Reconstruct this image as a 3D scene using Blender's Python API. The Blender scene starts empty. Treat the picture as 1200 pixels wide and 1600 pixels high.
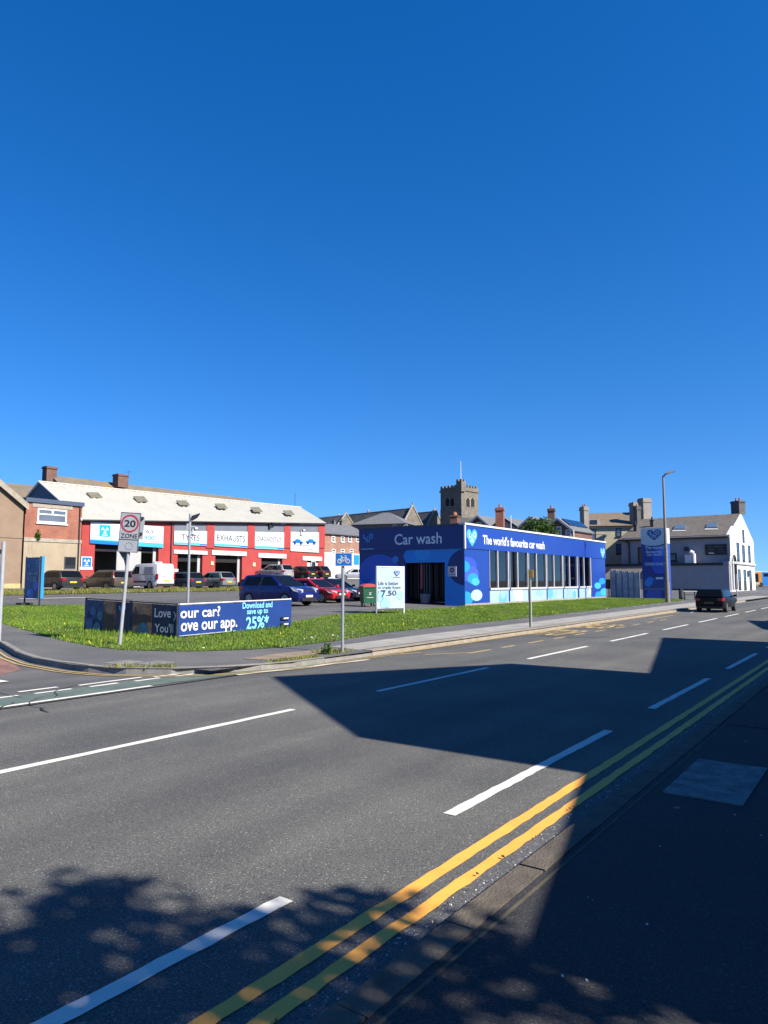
import bpy, bmesh, math, random
import numpy as np
from mathutils import Vector, Matrix
from mathutils.geometry import tessellate_polygon
random.seed(7); rng = np.random.default_rng(7)
S = bpy.context.scene; COL = S.collection
# ------------------------------------------------------------------ camera
F0, H0, CH = 1110.0, 907.0, 1.85            # focal length (px of a 1600 px tall frame), horizon row, eye height
PITCH = math.atan((H0 - 800) / F0); YAW = math.radians(35.53)
cy, sy, cp, sp = math.cos(YAW), math.sin(YAW), math.cos(PITCH), math.sin(PITCH)
FW = Vector((cy*cp, sy*cp, sp)); RT = Vector((sy, -cy, 0)); UP = RT.cross(FW)
EYE = Vector((0, 0, CH))
cd = bpy.data.cameras.new('camera'); cam = bpy.data.objects.new('camera', cd); COL.objects.link(cam)
cd.sensor_fit = 'VERTICAL'; cd.sensor_height = 24; cd.lens = 24 * F0 / 1600
cd.clip_start = 0.05; cd.clip_end = 6000
M = Matrix((RT, UP, -FW)).transposed().to_4x4(); M.translation = EYE; cam.matrix_world = M
S.camera = cam
# ------------------------------------------------------------------ light
SUN_EL, SUN_AZ_X = math.radians(38.5), -0.03  # shadows fall along +Y
w = bpy.data.worlds.new('World'); S.world = w; w.use_nodes = True
nt = w.node_tree; nt.nodes.clear()
sky = nt.nodes.new('ShaderNodeTexSky'); sky.sky_type = 'NISHITA'; sky.sun_disc = False
sky.sun_elevation = SUN_EL; sky.sun_rotation = math.pi
sky.altitude = 0; sky.air_density = 1.0; sky.dust_density = 0.15; sky.ozone_density = 4.5
hs = nt.nodes.new('ShaderNodeHueSaturation'); hs.inputs['Saturation'].default_value = 1.33; hs.inputs['Hue'].default_value = .509
hs.inputs['Value'].default_value = 1.0
bg = nt.nodes.new('ShaderNodeBackground'); bg.inputs['Strength'].default_value = .083
wo = nt.nodes.new('ShaderNodeOutputWorld')
tcn = nt.nodes.new('ShaderNodeTexCoord'); mpn = nt.nodes.new('ShaderNodeMapping'); mpn.vector_type = 'POINT'
mpn.inputs['Location'].default_value = (0, 0, .115); mpn.inputs['Scale'].default_value = (1, 1, .92)
nt.links.new(tcn.outputs['Generated'], mpn.inputs['Vector']); nt.links.new(mpn.outputs[0], sky.inputs['Vector'])
nt.links.new(sky.outputs[0], hs.inputs['Color']); nt.links.new(hs.outputs[0], bg.inputs[0]); nt.links.new(bg.outputs[0], wo.inputs[0])
sl = bpy.data.lights.new('sun', 'SUN'); so = bpy.data.objects.new('sun', sl); COL.objects.link(so)
sl.energy = 5.0; sl.angle = math.radians(0.53); sl.color = (1.0, 0.93, 0.83)
ld = Vector((SUN_AZ_X, 1, -math.tan(SUN_EL))).normalized()
so.rotation_euler = ld.to_track_quat('-Z', 'Y').to_euler()
S.view_settings.view_transform = 'Standard'; S.view_settings.look = 'None'
S.view_settings.exposure = 1.25; S.view_settings.gamma = 1
S.cycles.max_bounces = 6
# ------------------------------------------------------------------ measuring helpers: the photograph's sight lines met with real planes
def ray(px, py): return FW*F0 + RT*(px-600) - UP*(py-800)
def g(Y): return .12 + .025*max(0.0, min(Y, 62.0)-13.0)      # the lot and the verge rise gently away from the road
def gz(px, py, z=0.0):
    d = ray(px, py); return EYE + d*((z-CH)/d.z)
def gt(px, py):
    z = .12
    for _ in range(40):
        P = gz(px, py, z); z = .5*z + .5*g(P.y)
    return gz(px, py, z)
def at(px, py, d):
    v = ray(px, py); return EYE + v*(d/(v.x*cy+v.y*sy))
class Plane:
    """upright plane through A heading (rx, ry) to the right as seen; n points to the viewer"""
    def __init__(s, A, rx, ry):
        k = math.hypot(rx, ry); s.A = Vector((A[0], A[1], 0)); s.r = Vector((rx/k, ry/k, 0)); s.n = Vector((ry/k, -rx/k, 0))
    def hit(s, px, py):
        d = ray(px, py); return EYE + d*((s.A-EYE).dot(s.n)/d.dot(s.n))
    def uv(s, px, py):
        P = s.hit(px, py); return (P-s.A).dot(s.r), P.z
    def pt(s, u, z, d=0.0): return s.A + s.r*u + s.n*d + Vector((0, 0, z))
    def rect(s, x0, y0, x1, y1):
        """px box -> u0,u1,z0,z1 (x0 left, y0 top)"""
        ym, xm = (y0+y1)/2, (x0+x1)/2
        return s.uv(x0, ym)[0], s.uv(x1, ym)[0], s.uv(xm, y1)[1], s.uv(xm, y0)[1]
# ------------------------------------------------------------------ mesh helpers
class MB:
    def __init__(s): s.v = []; s.f = []
    def add(s, vs, fs):
        o = len(s.v); s.v += [tuple(p) for p in vs]; s.f += [tuple(i+o for i in q) for q in fs]; return s
    def hexa(s, a, b):                       # a, b: two quads of 4 points (bottom/top or back/front)
        return s.add(list(a)+list(b), [(3,2,1,0),(4,5,6,7),(0,1,5,4),(1,2,6,5),(2,3,7,6),(3,0,4,7)])
    def box(s, x0, x1, y0, y1, z0, z1):
        return s.hexa([(x0,y0,z0),(x1,y0,z0),(x1,y1,z0),(x0,y1,z0)], [(x0,y0,z1),(x1,y0,z1),(x1,y1,z1),(x0,y1,z1)])
    def pbox(s, pl, u0, u1, z0, z1, d0, d1):
        p = pl.pt
        return s.hexa([p(u0,z0,d1),p(u1,z0,d1),p(u1,z0,d0),p(u0,z0,d0)], [p(u0,z1,d1),p(u1,z1,d1),p(u1,z1,d0),p(u0,z1,d0)])
    def prism(s, poly, off):                 # planar polygon + offset vector
        n = len(poly); P = [Vector(p) for p in poly]; Q = [p+Vector(off) for p in P]
        return s.add(P+Q, [tuple(range(n))[::-1], tuple(range(n, 2*n))] + [(i, (i+1)%n, n+(i+1)%n, n+i) for i in range(n)])
    def tube(s, p, q, r0, r1=None, n=10):
        p, q = Vector(p), Vector(q); r1 = r0 if r1 is None else r1
        d = (q-p).normalized(); a = d.orthogonal().normalized(); b = d.cross(a)
        vs = [p+(a*math.cos(t)+b*math.sin(t))*r0 for t in [2*math.pi*i/n for i in range(n)]] + \
             [q+(a*math.cos(t)+b*math.sin(t))*r1 for t in [2*math.pi*i/n for i in range(n)]]
        return s.add(vs, [tuple(range(n))[::-1], tuple(range(n,2*n))]+[(i,(i+1)%n,n+(i+1)%n,n+i) for i in range(n)])
    def path(s, pts, r, n=8):
        for a, b in zip(pts, pts[1:]): s.tube(a, b, r, n=n)
        return s
    def face(s, pts):
        return s.add(pts, [tuple(range(len(pts)))])
    def disc(s, pl, u, z, r, d, n=28, rz=None, r_in=0.0, clip=None):
        rz = rz or r; P = [(u+r*math.cos(2*math.pi*i/n), z+rz*math.sin(2*math.pi*i/n)) for i in range(n)]
        if r_in:
            k = r_in/r; Q = [(u+(a-u)*k, z+(b-z)*k) for a, b in P]
            return s.add([pl.pt(a,b,d) for a,b in P+Q], [(i,(i+1)%n,n+(i+1)%n,n+i) for i in range(n)])
        if clip:
            for ax, lim, sg in ((0,clip[0],1),(0,clip[1],-1),(1,clip[2],1),(1,clip[3],-1)): P = clip_half(P, ax, lim, sg)
        if len(P) >= 3: s.face([pl.pt(a,b,d) for a,b in P])
        return s
    def poly(s, pl, pts, d): return s.face([pl.pt(a,b,d) for a,b in pts])
    def thick(s, pl, pts, d0, d1): return s.prism([pl.pt(a,b,d0) for a,b in pts], pl.n*(d1-d0))
def clip_half(P, ax, lim, sg):
    out = []
    for i in range(len(P)):
        a, b = P[i-1], P[i]; ia, ib = sg*(a[ax]-lim) >= 0, sg*(b[ax]-lim) >= 0
        if ia != ib:
            t = (lim-a[ax])/(b[ax]-a[ax]); out.append(tuple(a[k]+(b[k]-a[k])*t for k in range(2)))
        if ib: out.append(b)
    return out
def link(name, me, mat, parent=None, fix=True, smooth=False):
    o = bpy.data.objects.new(name, me); COL.objects.link(o)
    if mat is not None: me.materials.append(mat)
    if parent is not None: o.parent = parent
    if smooth:
        for p in me.polygons: p.use_smooth = True
    return o
def top(o): return o
def wloc(o):
    v = Vector((0,0,0))
    while o is not None: v += o.location; o = o.parent
    return v
def obj(name, mb, mat, parent=None, smooth=False, local=False, normals=True):
    """mb holds world coordinates unless local; the part's origin is its parent's base"""
    off = Vector((0,0,0)) if (local or parent is None) else wloc(parent)
    me = bpy.data.meshes.new(name)
    me.from_pydata([tuple(Vector(v)-off) for v in mb.v], [], mb.f)
    if normals:
        bm = bmesh.new(); bm.from_mesh(me); bmesh.ops.recalc_face_normals(bm, faces=bm.faces); bm.to_mesh(me); bm.free()
    me.update()
    return link(name, me, mat, parent, smooth=smooth)
def thing(name, label, cat, loc, group=None, rz=0):
    o = bpy.data.objects.new(name, None); COL.objects.link(o); o.location = loc; o.rotation_euler.z = rz
    o.empty_display_size = .2; o['label'] = label; o['category'] = cat
    if group: o['group'] = group
    return o
def tag(o, label, cat, group=None):
    o['label'] = label; o['category'] = cat
    if group: o['group'] = group
    return o
def struct(o, kind='structure'): o['kind'] = kind; return o
# ------------------------------------------------------------------ materials
MATS = {}; GS = .74                       # one factor keeps all base colours in step with the exposure
def mat(name, col, rough=.8, metal=0., var=.12, scale=3., bump=0., bscale=40., spec=.4, coat=0., detail=6):
    if name in MATS: return MATS[name]
    col = tuple(x*GS for x in col)
    m = bpy.data.materials.new(name); m.use_nodes = True; N = m.node_tree.nodes; L = m.node_tree.links
    b = N['Principled BSDF']; b.inputs['Roughness'].default_value = rough; b.inputs['Metallic'].default_value = metal
    b.inputs['Specular IOR Level'].default_value = spec
    if coat: b.inputs['Coat Weight'].default_value = coat*.6; b.inputs['Coat Roughness'].default_value = .04
    c = tuple(col)+(1,)
    geo = N.new('ShaderNodeNewGeometry')
    if var:
        t = N.new('ShaderNodeTexNoise'); t.inputs['Scale'].default_value = scale; t.inputs['Detail'].default_value = detail
        t.inputs['Roughness'].default_value = .65
        L.new(geo.outputs['Position'], t.inputs['Vector'])
        r = N.new('ShaderNodeValToRGB'); r.color_ramp.elements[0].position = .3; r.color_ramp.elements[1].position = .7
        r.color_ramp.elements[0].color = tuple(x*(1-var) for x in col)+(1,); r.color_ramp.elements[1].color = tuple(min(1,x*(1+var)) for x in col)+(1,)
        L.new(t.outputs['Fac'], r.inputs['Fac']); L.new(r.outputs['Color'], b.inputs['Base Color'])
    else: b.inputs['Base Color'].default_value = c
    if bump:
        t2 = N.new('ShaderNodeTexNoise'); t2.inputs['Scale'].default_value = bscale; t2.inputs['Detail'].default_value = 4
        L.new(geo.outputs['Position'], t2.inputs['Vector'])
        bp = N.new('ShaderNodeBump'); bp.inputs['Strength'].default_value = bump; bp.inputs['Distance'].default_value = .02
        L.new(t2.outputs['Fac'], bp.inputs['Height']); L.new(bp.outputs[0], b.inputs['Normal'])
    MATS[name] = m; return m
def mixnode(N, L, fac, a, bcol, blend='MIX'):
    x = N.new('ShaderNodeMix'); x.data_type = 'RGBA'; x.blend_type = blend
    if isinstance(fac, (int, float)): x.inputs[0].default_value = fac
    else: L.new(fac, x.inputs[0])
    for i, q in ((6, a), (7, bcol)):
        if isinstance(q, tuple): x.inputs[i].default_value = q+(1,)
        else: L.new(q, x.inputs[i])
    return x.outputs[2]
def ramp(N, L, src, p0, p1, c0=(0,0,0), c1=(1,1,1)):
    r = N.new('ShaderNodeValToRGB'); r.color_ramp.elements[0].position = p0; r.color_ramp.elements[1].position = p1
    r.color_ramp.elements[0].color = c0+(1,); r.color_ramp.elements[1].color = c1+(1,); L.new(src, r.inputs['Fac']); return r.outputs['Color']
def noise(N, L, vec, scale, detail=4, rough=.6):
    t = N.new('ShaderNodeTexNoise'); t.inputs['Scale'].default_value = scale; t.inputs['Detail'].default_value = detail; t.inputs['Roughness'].default_value = rough
    L.new(vec, t.inputs['Vector']); return t.outputs['Fac']
def asphalt(name, base, agg=.5, spark=1.0, patch=.12, tracks=False, rough=.85, tint=(1,1,1)):
    m = bpy.data.materials.new(name); m.use_nodes = True; N = m.node_tree.nodes; L = m.node_tree.links; b = N['Principled BSDF']
    geo = N.new('ShaderNodeNewGeometry'); P = geo.outputs['Position']
    col = tuple(base*.62*t for t in tint)
    fine = noise(N, L, P, 85, 4, .8)
    c = ramp(N, L, fine, .32, .68, tuple(x*(1-agg) for x in col), tuple(x*(1+agg) for x in col))
    v = N.new('ShaderNodeTexVoronoi'); v.inputs['Scale'].default_value = 135; L.new(P, v.inputs['Vector'])
    sep = N.new('ShaderNodeSeparateColor'); L.new(v.outputs['Color'], sep.inputs[0])
    s1 = ramp(N, L, sep.outputs[0], .965, .985)
    c = mixnode(N, L, s1, c, tuple(min(1, x*(1.7+1.5*spark)) for x in col))
    s2 = ramp(N, L, sep.outputs[1], .78, .84)
    c = mixnode(N, L, s2, c, tuple(x*.5 for x in col))
    big = noise(N, L, P, .45, 5, .6)
    pc = ramp(N, L, big, .3, .7, (1-patch*1.05,1-patch*.95,1-patch*.8), (1+patch*1.1,1+patch,1+patch*.85))
    c = mixnode(N, L, 1.0, c, pc, 'MULTIPLY')
    if tracks:                               # wheel tracks and old repair seams run along the road
        mp = N.new('ShaderNodeMapping'); mp.inputs['Scale'].default_value = (.03, 1.1, 1); L.new(P, mp.inputs['Vector'])
        tr = noise(N, L, mp.outputs[0], 1.0, 3, .5)
        tc = ramp(N, L, tr, .35, .65, (.80, .80, .82), (1.13, 1.13, 1.11)); c = mixnode(N, L, 1.0, c, tc, 'MULTIPLY')
        w2 = noise(N, L, P, 2.3, 6, .7); st = ramp(N, L, w2, .68, .78); 
        c = mixnode(N, L, st, c, tuple(x*.72 for x in col))
    L.new(c, b.inputs['Base Color']); b.inputs['Roughness'].default_value = rough; b.inputs['Specular IOR Level'].default_value = .3
    h = noise(N, L, P, 90, 3, .8); bp = N.new('ShaderNodeBump'); bp.inputs['Strength'].default_value = .55; bp.inputs['Distance'].default_value = .008
    L.new(h, bp.inputs['Height']); L.new(bp.outputs[0], b.inputs['Normal']); return m
def paint_worn(name, col, wear=.5, under=(.06,.06,.06)):
    """road paint with chips through which the road shows"""
    col = tuple(x*.78 for x in col)
    m = bpy.data.materials.new(name); m.use_nodes = True; N = m.node_tree.nodes; L = m.node_tree.links; b = N['Principled BSDF']
    geo = N.new('ShaderNodeNewGeometry'); P = geo.outputs['Position']
    n1 = noise(N, L, P, 60, 5, .8); n2 = noise(N, L, P, 3.0, 5, .7)
    ma = N.new('ShaderNodeMath'); ma.operation = 'MULTIPLY_ADD'; ma.inputs[1].default_value = .5; L.new(n2, ma.inputs[0]); L.new(n1, ma.inputs[2])
    f = ramp(N, L, ma.outputs[0], 1.02-.12*wear, 1.16-.12*wear)
    dirt = ramp(N, L, n2, .3, .7, tuple(x*.84 for x in col), tuple(min(1, x*1.06) for x in col))
    L.new(mixnode(N, L, f, dirt, under), b.inputs['Base Color']); b.inputs['Roughness'].default_value = .7
    bp = N.new('ShaderNodeBump'); bp.inputs['Strength'].default_value = .4; bp.inputs['Distance'].default_value = .006
    L.new(n1, bp.inputs['Height']); L.new(bp.outputs[0], b.inputs['Normal']); return m
def slate(name, c0, c1, moss=.3, mosscol=(.20,.17,.08)):
    c0, c1, mosscol = (tuple(x*GS for x in q) for q in (c0, c1, mosscol))
    m = bpy.data.materials.new(name); m.use_nodes = True; N = m.node_tree.nodes; L = m.node_tree.links; b = N['Principled BSDF']
    geo = N.new('ShaderNodeNewGeometry'); P = geo.outputs['Position']
    a = ramp(N, L, noise(N, L, P, 1.6, 6, .7), .32, .68, c0, c1)
    f = ramp(N, L, noise(N, L, P, .5, 6, .65), .62-moss*.35, .82-moss*.25)
    c = mixnode(N, L, f, a, mosscol)
    sx = N.new('ShaderNodeSeparateXYZ'); L.new(P, sx.inputs[0]); wv = N.new('ShaderNodeMath'); wv.operation = 'FRACT'
    mu = N.new('ShaderNodeMath'); mu.operation = 'MULTIPLY'; mu.inputs[1].default_value = 5.5; L.new(sx.outputs['Z'], mu.inputs[0]); L.new(mu.outputs[0], wv.inputs[0])
    c = mixnode(N, L, 1.0, c, ramp(N, L, wv.outputs[0], .0, .25, (.7,.7,.7), (1.04,1.04,1.04)), 'MULTIPLY')
    L.new(c, b.inputs['Base Color']); b.inputs['Roughness'].default_value = .75; return m
def brick(name, c0, c1, mortar=(.33,.29,.25), scale=1.0):
    c0, c1, mortar = (tuple(x*GS for x in q) for q in (c0, c1, mortar))
    m = bpy.data.materials.new(name); m.use_nodes = True; N = m.node_tree.nodes; L = m.node_tree.links; b = N['Principled BSDF']
    geo = N.new('ShaderNodeNewGeometry'); P = geo.outputs['Position']; sx = N.new('ShaderNodeSeparateXYZ'); L.new(P, sx.inputs[0])
    ad = N.new('ShaderNodeMath'); ad.operation = 'ADD'; L.new(sx.outputs['X'], ad.inputs[0]); L.new(sx.outputs['Y'], ad.inputs[1])
    cb = N.new('ShaderNodeCombineXYZ'); L.new(ad.outputs[0], cb.inputs[0]); L.new(sx.outputs['Z'], cb.inputs[1])
    t = N.new('ShaderNodeTexBrick'); t.inputs['Scale'].default_value = scale; t.inputs['Brick Width'].default_value = .225; t.inputs['Row Height'].default_value = .075
    t.inputs['Mortar Size'].default_value = .008; t.inputs['Color1'].default_value = c0+(1,); t.inputs['Color2'].default_value = c1+(1,); t.inputs['Mortar'].default_value = mortar+(1,)
    L.new(cb.outputs[0], t.inputs['Vector'])
    c = mixnode(N, L, 1.0, t.outputs['Color'], ramp(N, L, noise(N, L, P, 1.1, 6, .7), .3, .7, (.72,.72,.72), (1.18,1.18,1.18)), 'MULTIPLY')
    L.new(c, b.inputs['Base Color']); b.inputs['Roughness'].default_value = .85
    bp = N.new('ShaderNodeBump'); bp.inputs['Strength'].default_value = .4; bp.inputs['Distance'].default_value = .01; bp.invert = True
    L.new(t.outputs['Fac'], bp.inputs['Height']); L.new(bp.outputs[0], b.inputs['Normal']); return m
def render_wall(name, c0, c1, stain=.25, scol=(.12,.10,.08)):
    c0, c1, scol = (tuple(x*GS for x in q) for q in (c0, c1, scol))
    m = bpy.data.materials.new(name); m.use_nodes = True; N = m.node_tree.nodes; L = m.node_tree.links; b = N['Principled BSDF']
    geo = N.new('ShaderNodeNewGeometry'); P = geo.outputs['Position']
    c = ramp(N, L, noise(N, L, P, .9, 7, .65), .3, .7, c0, c1)
    mp = N.new('ShaderNodeMapping'); mp.inputs['Scale'].default_value = (1.5, 1.5, .35); L.new(P, mp.inputs['Vector'])
    f = ramp(N, L, noise(N, L, mp.outputs[0], .8, 7, .7), .66-stain*.2, .95-stain*.2)
    ml = N.new('ShaderNodeMath'); ml.operation = 'MULTIPLY'; ml.inputs[1].default_value = min(1, stain*2); L.new(f, ml.inputs[0])
    c = mixnode(N, L, ml.outputs[0], c, scol)
    L.new(c, b.inputs['Base Color']); b.inputs['Roughness'].default_value = .9
    bp = N.new('ShaderNodeBump'); bp.inputs['Strength'].default_value = .3; bp.inputs['Distance'].default_value = .02
    L.new(noise(N, L, P, 25, 4, .7), bp.inputs['Height']); L.new(bp.outputs[0], b.inputs['Normal']); return m
def leafmat(name, c0, c1, c2, scale=1.5):
    m = bpy.data.materials.new(name); m.use_nodes = True; N = m.node_tree.nodes; L = m.node_tree.links; b = N['Principled BSDF']
    geo = N.new('ShaderNodeNewGeometry'); P = geo.outputs['Position']
    c = ramp(N, L, noise(N, L, P, scale, 5, .7), .32, .66, c0, c1)
    c = mixnode(N, L, ramp(N, L, noise(N, L, P, scale*11, 2, .8), .55, .7), c, c2)
    L.new(c, b.inputs['Base Color']); b.inputs['Roughness'].default_value = .6; b.inputs['Specular IOR Level'].default_value = .25
    tr = N.new('ShaderNodeBsdfTranslucent'); L.new(c, tr.inputs[0]); mx = N.new('ShaderNodeMixShader'); mx.inputs[0].default_value = .3
    L.new(b.outputs[0], mx.inputs[1]); L.new(tr.outputs[0], mx.inputs[2]); L.new(mx.outputs[0], N['Material Output'].inputs[0]); return m
def thin_glass(name, tint, refl=.12):
    m = bpy.data.materials.new(name); m.use_nodes = True; N = m.node_tree.nodes; L = m.node_tree.links
    t = N.new('ShaderNodeBsdfTransparent'); t.inputs[0].default_value = tint+(1,); gl = N.new('ShaderNodeBsdfGlossy'); gl.inputs['Roughness'].default_value = .03
    fr = N.new('ShaderNodeFresnel'); fr.inputs[0].default_value = 1.5; ad = N.new('ShaderNodeMath'); ad.operation = 'ADD'; ad.inputs[1].default_value = refl; L.new(fr.outputs[0], ad.inputs[0])
    mx = N.new('ShaderNodeMixShader'); L.new(ad.outputs[0], mx.inputs[0]); L.new(t.outputs[0], mx.inputs[1]); L.new(gl.outputs[0], mx.inputs[2]); L.new(mx.outputs[0], N['Material Output'].inputs[0]); return m
ROAD = asphalt('road asphalt', .140, .95, .9, .2, True, tint=(1,.99,.91))
TARMAC = asphalt('lot tarmac', .14, .35, .4, .18, True, tint=(1.02,1,.97))
PAVE = asphalt('pavement tarmac', .15, .45, .5, .2, tint=(1.02,1,.98))
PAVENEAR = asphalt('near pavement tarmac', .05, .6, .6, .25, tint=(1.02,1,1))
CONC = mat('pale concrete paving', (.31,.295,.265), .9, var=.22, scale=1.2, bump=.3, bscale=60)
CONCD = mat('weathered concrete slab', (.20,.195,.185), .9, var=.5, scale=7, bump=.8, bscale=18, detail=9)
KERB = mat('granite kerb', (.22,.21,.19), .85, var=.25, scale=4, bump=.3, bscale=50)
KERBBUFF = mat('buff kerb', (.29,.25,.20), .85, var=.2, scale=3, bump=.3, bscale=50)
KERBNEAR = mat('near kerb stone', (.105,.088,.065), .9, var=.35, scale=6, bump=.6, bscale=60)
WHITE_RD = paint_worn('white road paint', (.72,.70,.62), .9, (.1,.1,.1))
YEL_RD = paint_worn('yellow road paint', (.95,.42,.06), .9, (.1,.085,.06))
YEL_FADE = paint_worn('faded yellow road paint', (.46,.33,.13), 1.2, (.12,.11,.1))
GREEN_RD = mat('green cycle surfacing', (.10,.135,.115), .9, var=.25, scale=2.5, bump=.3, bscale=70)
RED_RD = mat('red surfacing', (.22,.115,.09), .9, var=.4, scale=2.2, bump=.3, bscale=70)
BRICKPAVE = mat('buff block paving', (.25,.19,.13), .9, var=.3, scale=5, bump=.5, bscale=20)
SOIL = leafmat('verge turf', (.035,.06,.012), (.09,.12,.02), (.14,.11,.05), 1.0)
BLADE = leafmat('grass blades', (.04,.125,.010), (.17,.275,.022), (.25,.28,.055), .55)
BLADEDRY = leafmat('dry grass blades', (.10,.13,.025), (.23,.23,.055), (.30,.23,.10), 1.2)
LEAF = leafmat('tree leaves', (.02,.06,.01), (.06,.13,.02), (.09,.17,.03), 1.0)
BARK = mat('bark', (.10,.075,.05), .95, var=.3, scale=8, bump=.6, bscale=20)
GALV = mat('galvanised steel', (.42,.44,.46), .45, .55, var=.12, scale=6)
POLEG = mat('grey painted pole', (.40,.42,.44), .5, .2, var=.12, scale=5)
POLEB = mat('weathered lamp column', (.23,.20,.17), .6, .1, var=.25, scale=5)
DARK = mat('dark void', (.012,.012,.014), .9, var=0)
BLACK = mat('black plastic', (.02,.02,.022), .5, var=0)
WHITE = mat('white paint', (.70,.70,.69), .5, var=.05, scale=2)
WHITEV = mat('white vinyl', (.62,.66,.69), .4, var=.03, scale=2)
GREYSIGN = mat('grey sign face', (.36,.385,.41), .45, var=.08, scale=4)
NAVY = mat('navy print', (.019,.036,.20), .32, var=.1, scale=.6)
ROYAL = mat('royal blue print', (.013,.05,.30), .3, var=.06, scale=.5)
INDIGO = mat('indigo print', (.035,.075,.46), .3, var=.05, scale=.5)
AZURE = mat('azure print', (.015,.28,.85), .3, var=.06, scale=.7)
CYAN = mat('bright cyan print', (.06,.42,.82), .3, var=.06, scale=.7)
PALEB = mat('pale blue print', (.40,.62,.82), .3, var=.06, scale=.9)
ICE = mat('ice blue panel', (.34,.48,.58), .35, var=.05, scale=.8)
INK = mat('dark blue ink', (.01,.03,.12), .5, var=0)
TEXTB = mat('black lettering', (.015,.015,.018), .5, var=0)
TEXTC = mat('cyan lettering', (.25,.72,.88), .5, var=0)
SIGNBLUE = mat('traffic sign blue', (.01,.16,.55), .4, var=.04)
REDSIGN = mat('traffic sign red', (.42,.02,.05), .4, var=0)
GLASS = mat('window glass', (.02,.025,.03), .06, var=0, spec=.7)
CARGLASS = mat('car glass', (.006,.007,.009), .05, var=0, spec=.22)
WASHGLASS = thin_glass('tunnel glass', (.42,.40,.48), .07)
TYRE = mat('tyre rubber', (.018,.018,.018), .8, var=0)
RIM = mat('alloy rim', (.45,.46,.48), .3, .8, var=0)
TAIL = mat('tail lamp red', (.38,.012,.015), .2, var=0)
HEADL = mat('head lamp', (.36,.38,.42), .12, var=0, spec=.8)
PLATEY = mat('yellow number plate', (.72,.50,.03), .5, var=0)
CREAMW = render_wall('cream wall', (.50,.46,.31), (.60,.56,.40), .3)
# ------------------------------------------------------------------ lettering
def txt(pl, body, x0, y0, x1, y1, m, parent, d=.006, bold=0.0, name='lettering', uvbox=None):
    """flat lettering fitted into the box (photo pixels) on the plane"""
    cu = bpy.data.curves.new(name, 'FONT'); cu.body = body; cu.offset = bold; cu.fill_mode = 'FRONT'; cu.resolution_u = 4
    o = bpy.data.objects.new(name, cu); me0 = bpy.data.meshes.new_from_object(o); bpy.data.objects.remove(o)
    v = np.array([p.co[:2] for p in me0.vertices]); lo, hi = v.min(0), v.max(0)
    u0, u1, z0, z1 = uvbox or pl.rect(x0, y0, x1, y1)
    mb = MB(); mb.v = [pl.pt(u0+(p[0]-lo[0])/(hi[0]-lo[0])*(u1-u0), z0+(p[1]-lo[1])/(hi[1]-lo[1])*(z1-z0), d) for p in v]
    mb.f = [tuple(p.vertices) for p in me0.polygons]
    bpy.data.meshes.remove(me0); bpy.data.curves.remove(cu)
    o = obj(name, mb, m, parent, normals=False)
    if o.data.polygons and (o.data.polygons[0].normal.dot(pl.n) < 0): o.data.flip_normals()
    return o
def logo(pl, u, z, wd, mh, ml, parent, d=.006, heart=True):
    """heart of bubbles with the letters i, o above and m below"""
    s = wd/2
    if heart:
        mb = MB(); k = 0
        for a, b, r in ((-.52,.3,.47),(.5,.3,.5),(0,-.22,.46),(-.2,0,.5),(.2,0,.5),(-.28,-.1,.35),(.28,-.1,.35),(0,-.55,.2)):
            mb.disc(pl, u+a*s, z+b*s, r*s, d+k*.0012, 20); k += 1
        obj('logo_heart', mb, mh, parent)
    mb = MB(); e = d+.014; t = .07*s
    def bar(a0, a1, b0, b1): mb.poly(pl, [(u+a0*s,z+b0*s),(u+a1*s,z+b0*s),(u+a1*s,z+b1*s),(u+a0*s,z+b1*s)], e)
    bar(-.56,-.44,.08,.5); bar(-.72,-.44,.42,.52); bar(-.62,-.1,.02,.1)            # i
    mb.disc(pl, u+.48*s, z+.3*s, .28*s, e, 20, r_in=.17*s)                         # o
    bar(-.3,-.2,-.42,-.02); bar(-.05,.05,-.42,-.02); bar(.2,.3,-.42,-.02); bar(-.3,.3,-.1,0)   # m
    mb.disc(pl, u, z+.22*s, .07*s, e, 10)
    obj('logo_letters', mb, ml, parent, normals=False)
# ================================================================== GROUND
def drape(name, poly, zoff, m, parent=None, flat=None, name2=None):
    """a sheet over the gently rising ground (flat: fixed height)"""
    mb = MB(); bands = [(-9e3, 13.0), (13.0, 62.0), (62.0, 9e3)]
    for lo, hi in (bands if flat is None else [(-9e3, 9e3)]):
        P = clip_half(clip_half([tuple(p[:2]) for p in poly], 1, lo, 1), 1, hi, -1)
        Q = [p for i, p in enumerate(P) if math.dist(p, P[i-1]) > 1e-6]
        if len(Q) < 3: continue
        vs = [Vector((x, y, (g(y)+zoff) if flat is None else flat)) for x, y in Q]
        for t in tessellate_polygon([[Vector((a.x, a.y, 0)) for a in vs]]):
            a, b, c = (vs[i] for i in t)
            if (b-a).cross(c-a).z < 0: b, c = c, b
            mb.face([a, b, c])
    o = obj(name, mb, m, parent, normals=False)
    if parent is None: struct(o)
    return o
GROUNDM = mat('rough ground', (.12,.115,.10), .95, var=.3, scale=.2)
mb = MB(); prof = [(-1500,-.2),(10,-.2),(10.05,-.12),(13,-.12),(62,1.1),(3000,1.1)]
for (y0,z0),(y1,z1) in zip(prof, prof[1:]): mb.face([(-1500,y0,z0),(4000,y0,z0),(4000,y1,z1),(-1500,y1,z1)])
struct(obj('ground', mb, GROUNDM, normals=False))
road = drape('main_road', [(-60,1.9),(400,1.9),(400,10.62),(-60,10.62)], 0, ROAD, flat=0.0)
EDGE = [(9.75,60),(9.6,26),(9.34,18.8),(8.6,16.57),(8.32,15.3),(8.3,13.8),(8.6,12.6),(9.25,11.55),(10.2,10.85),(11.4,10.52)]
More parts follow.
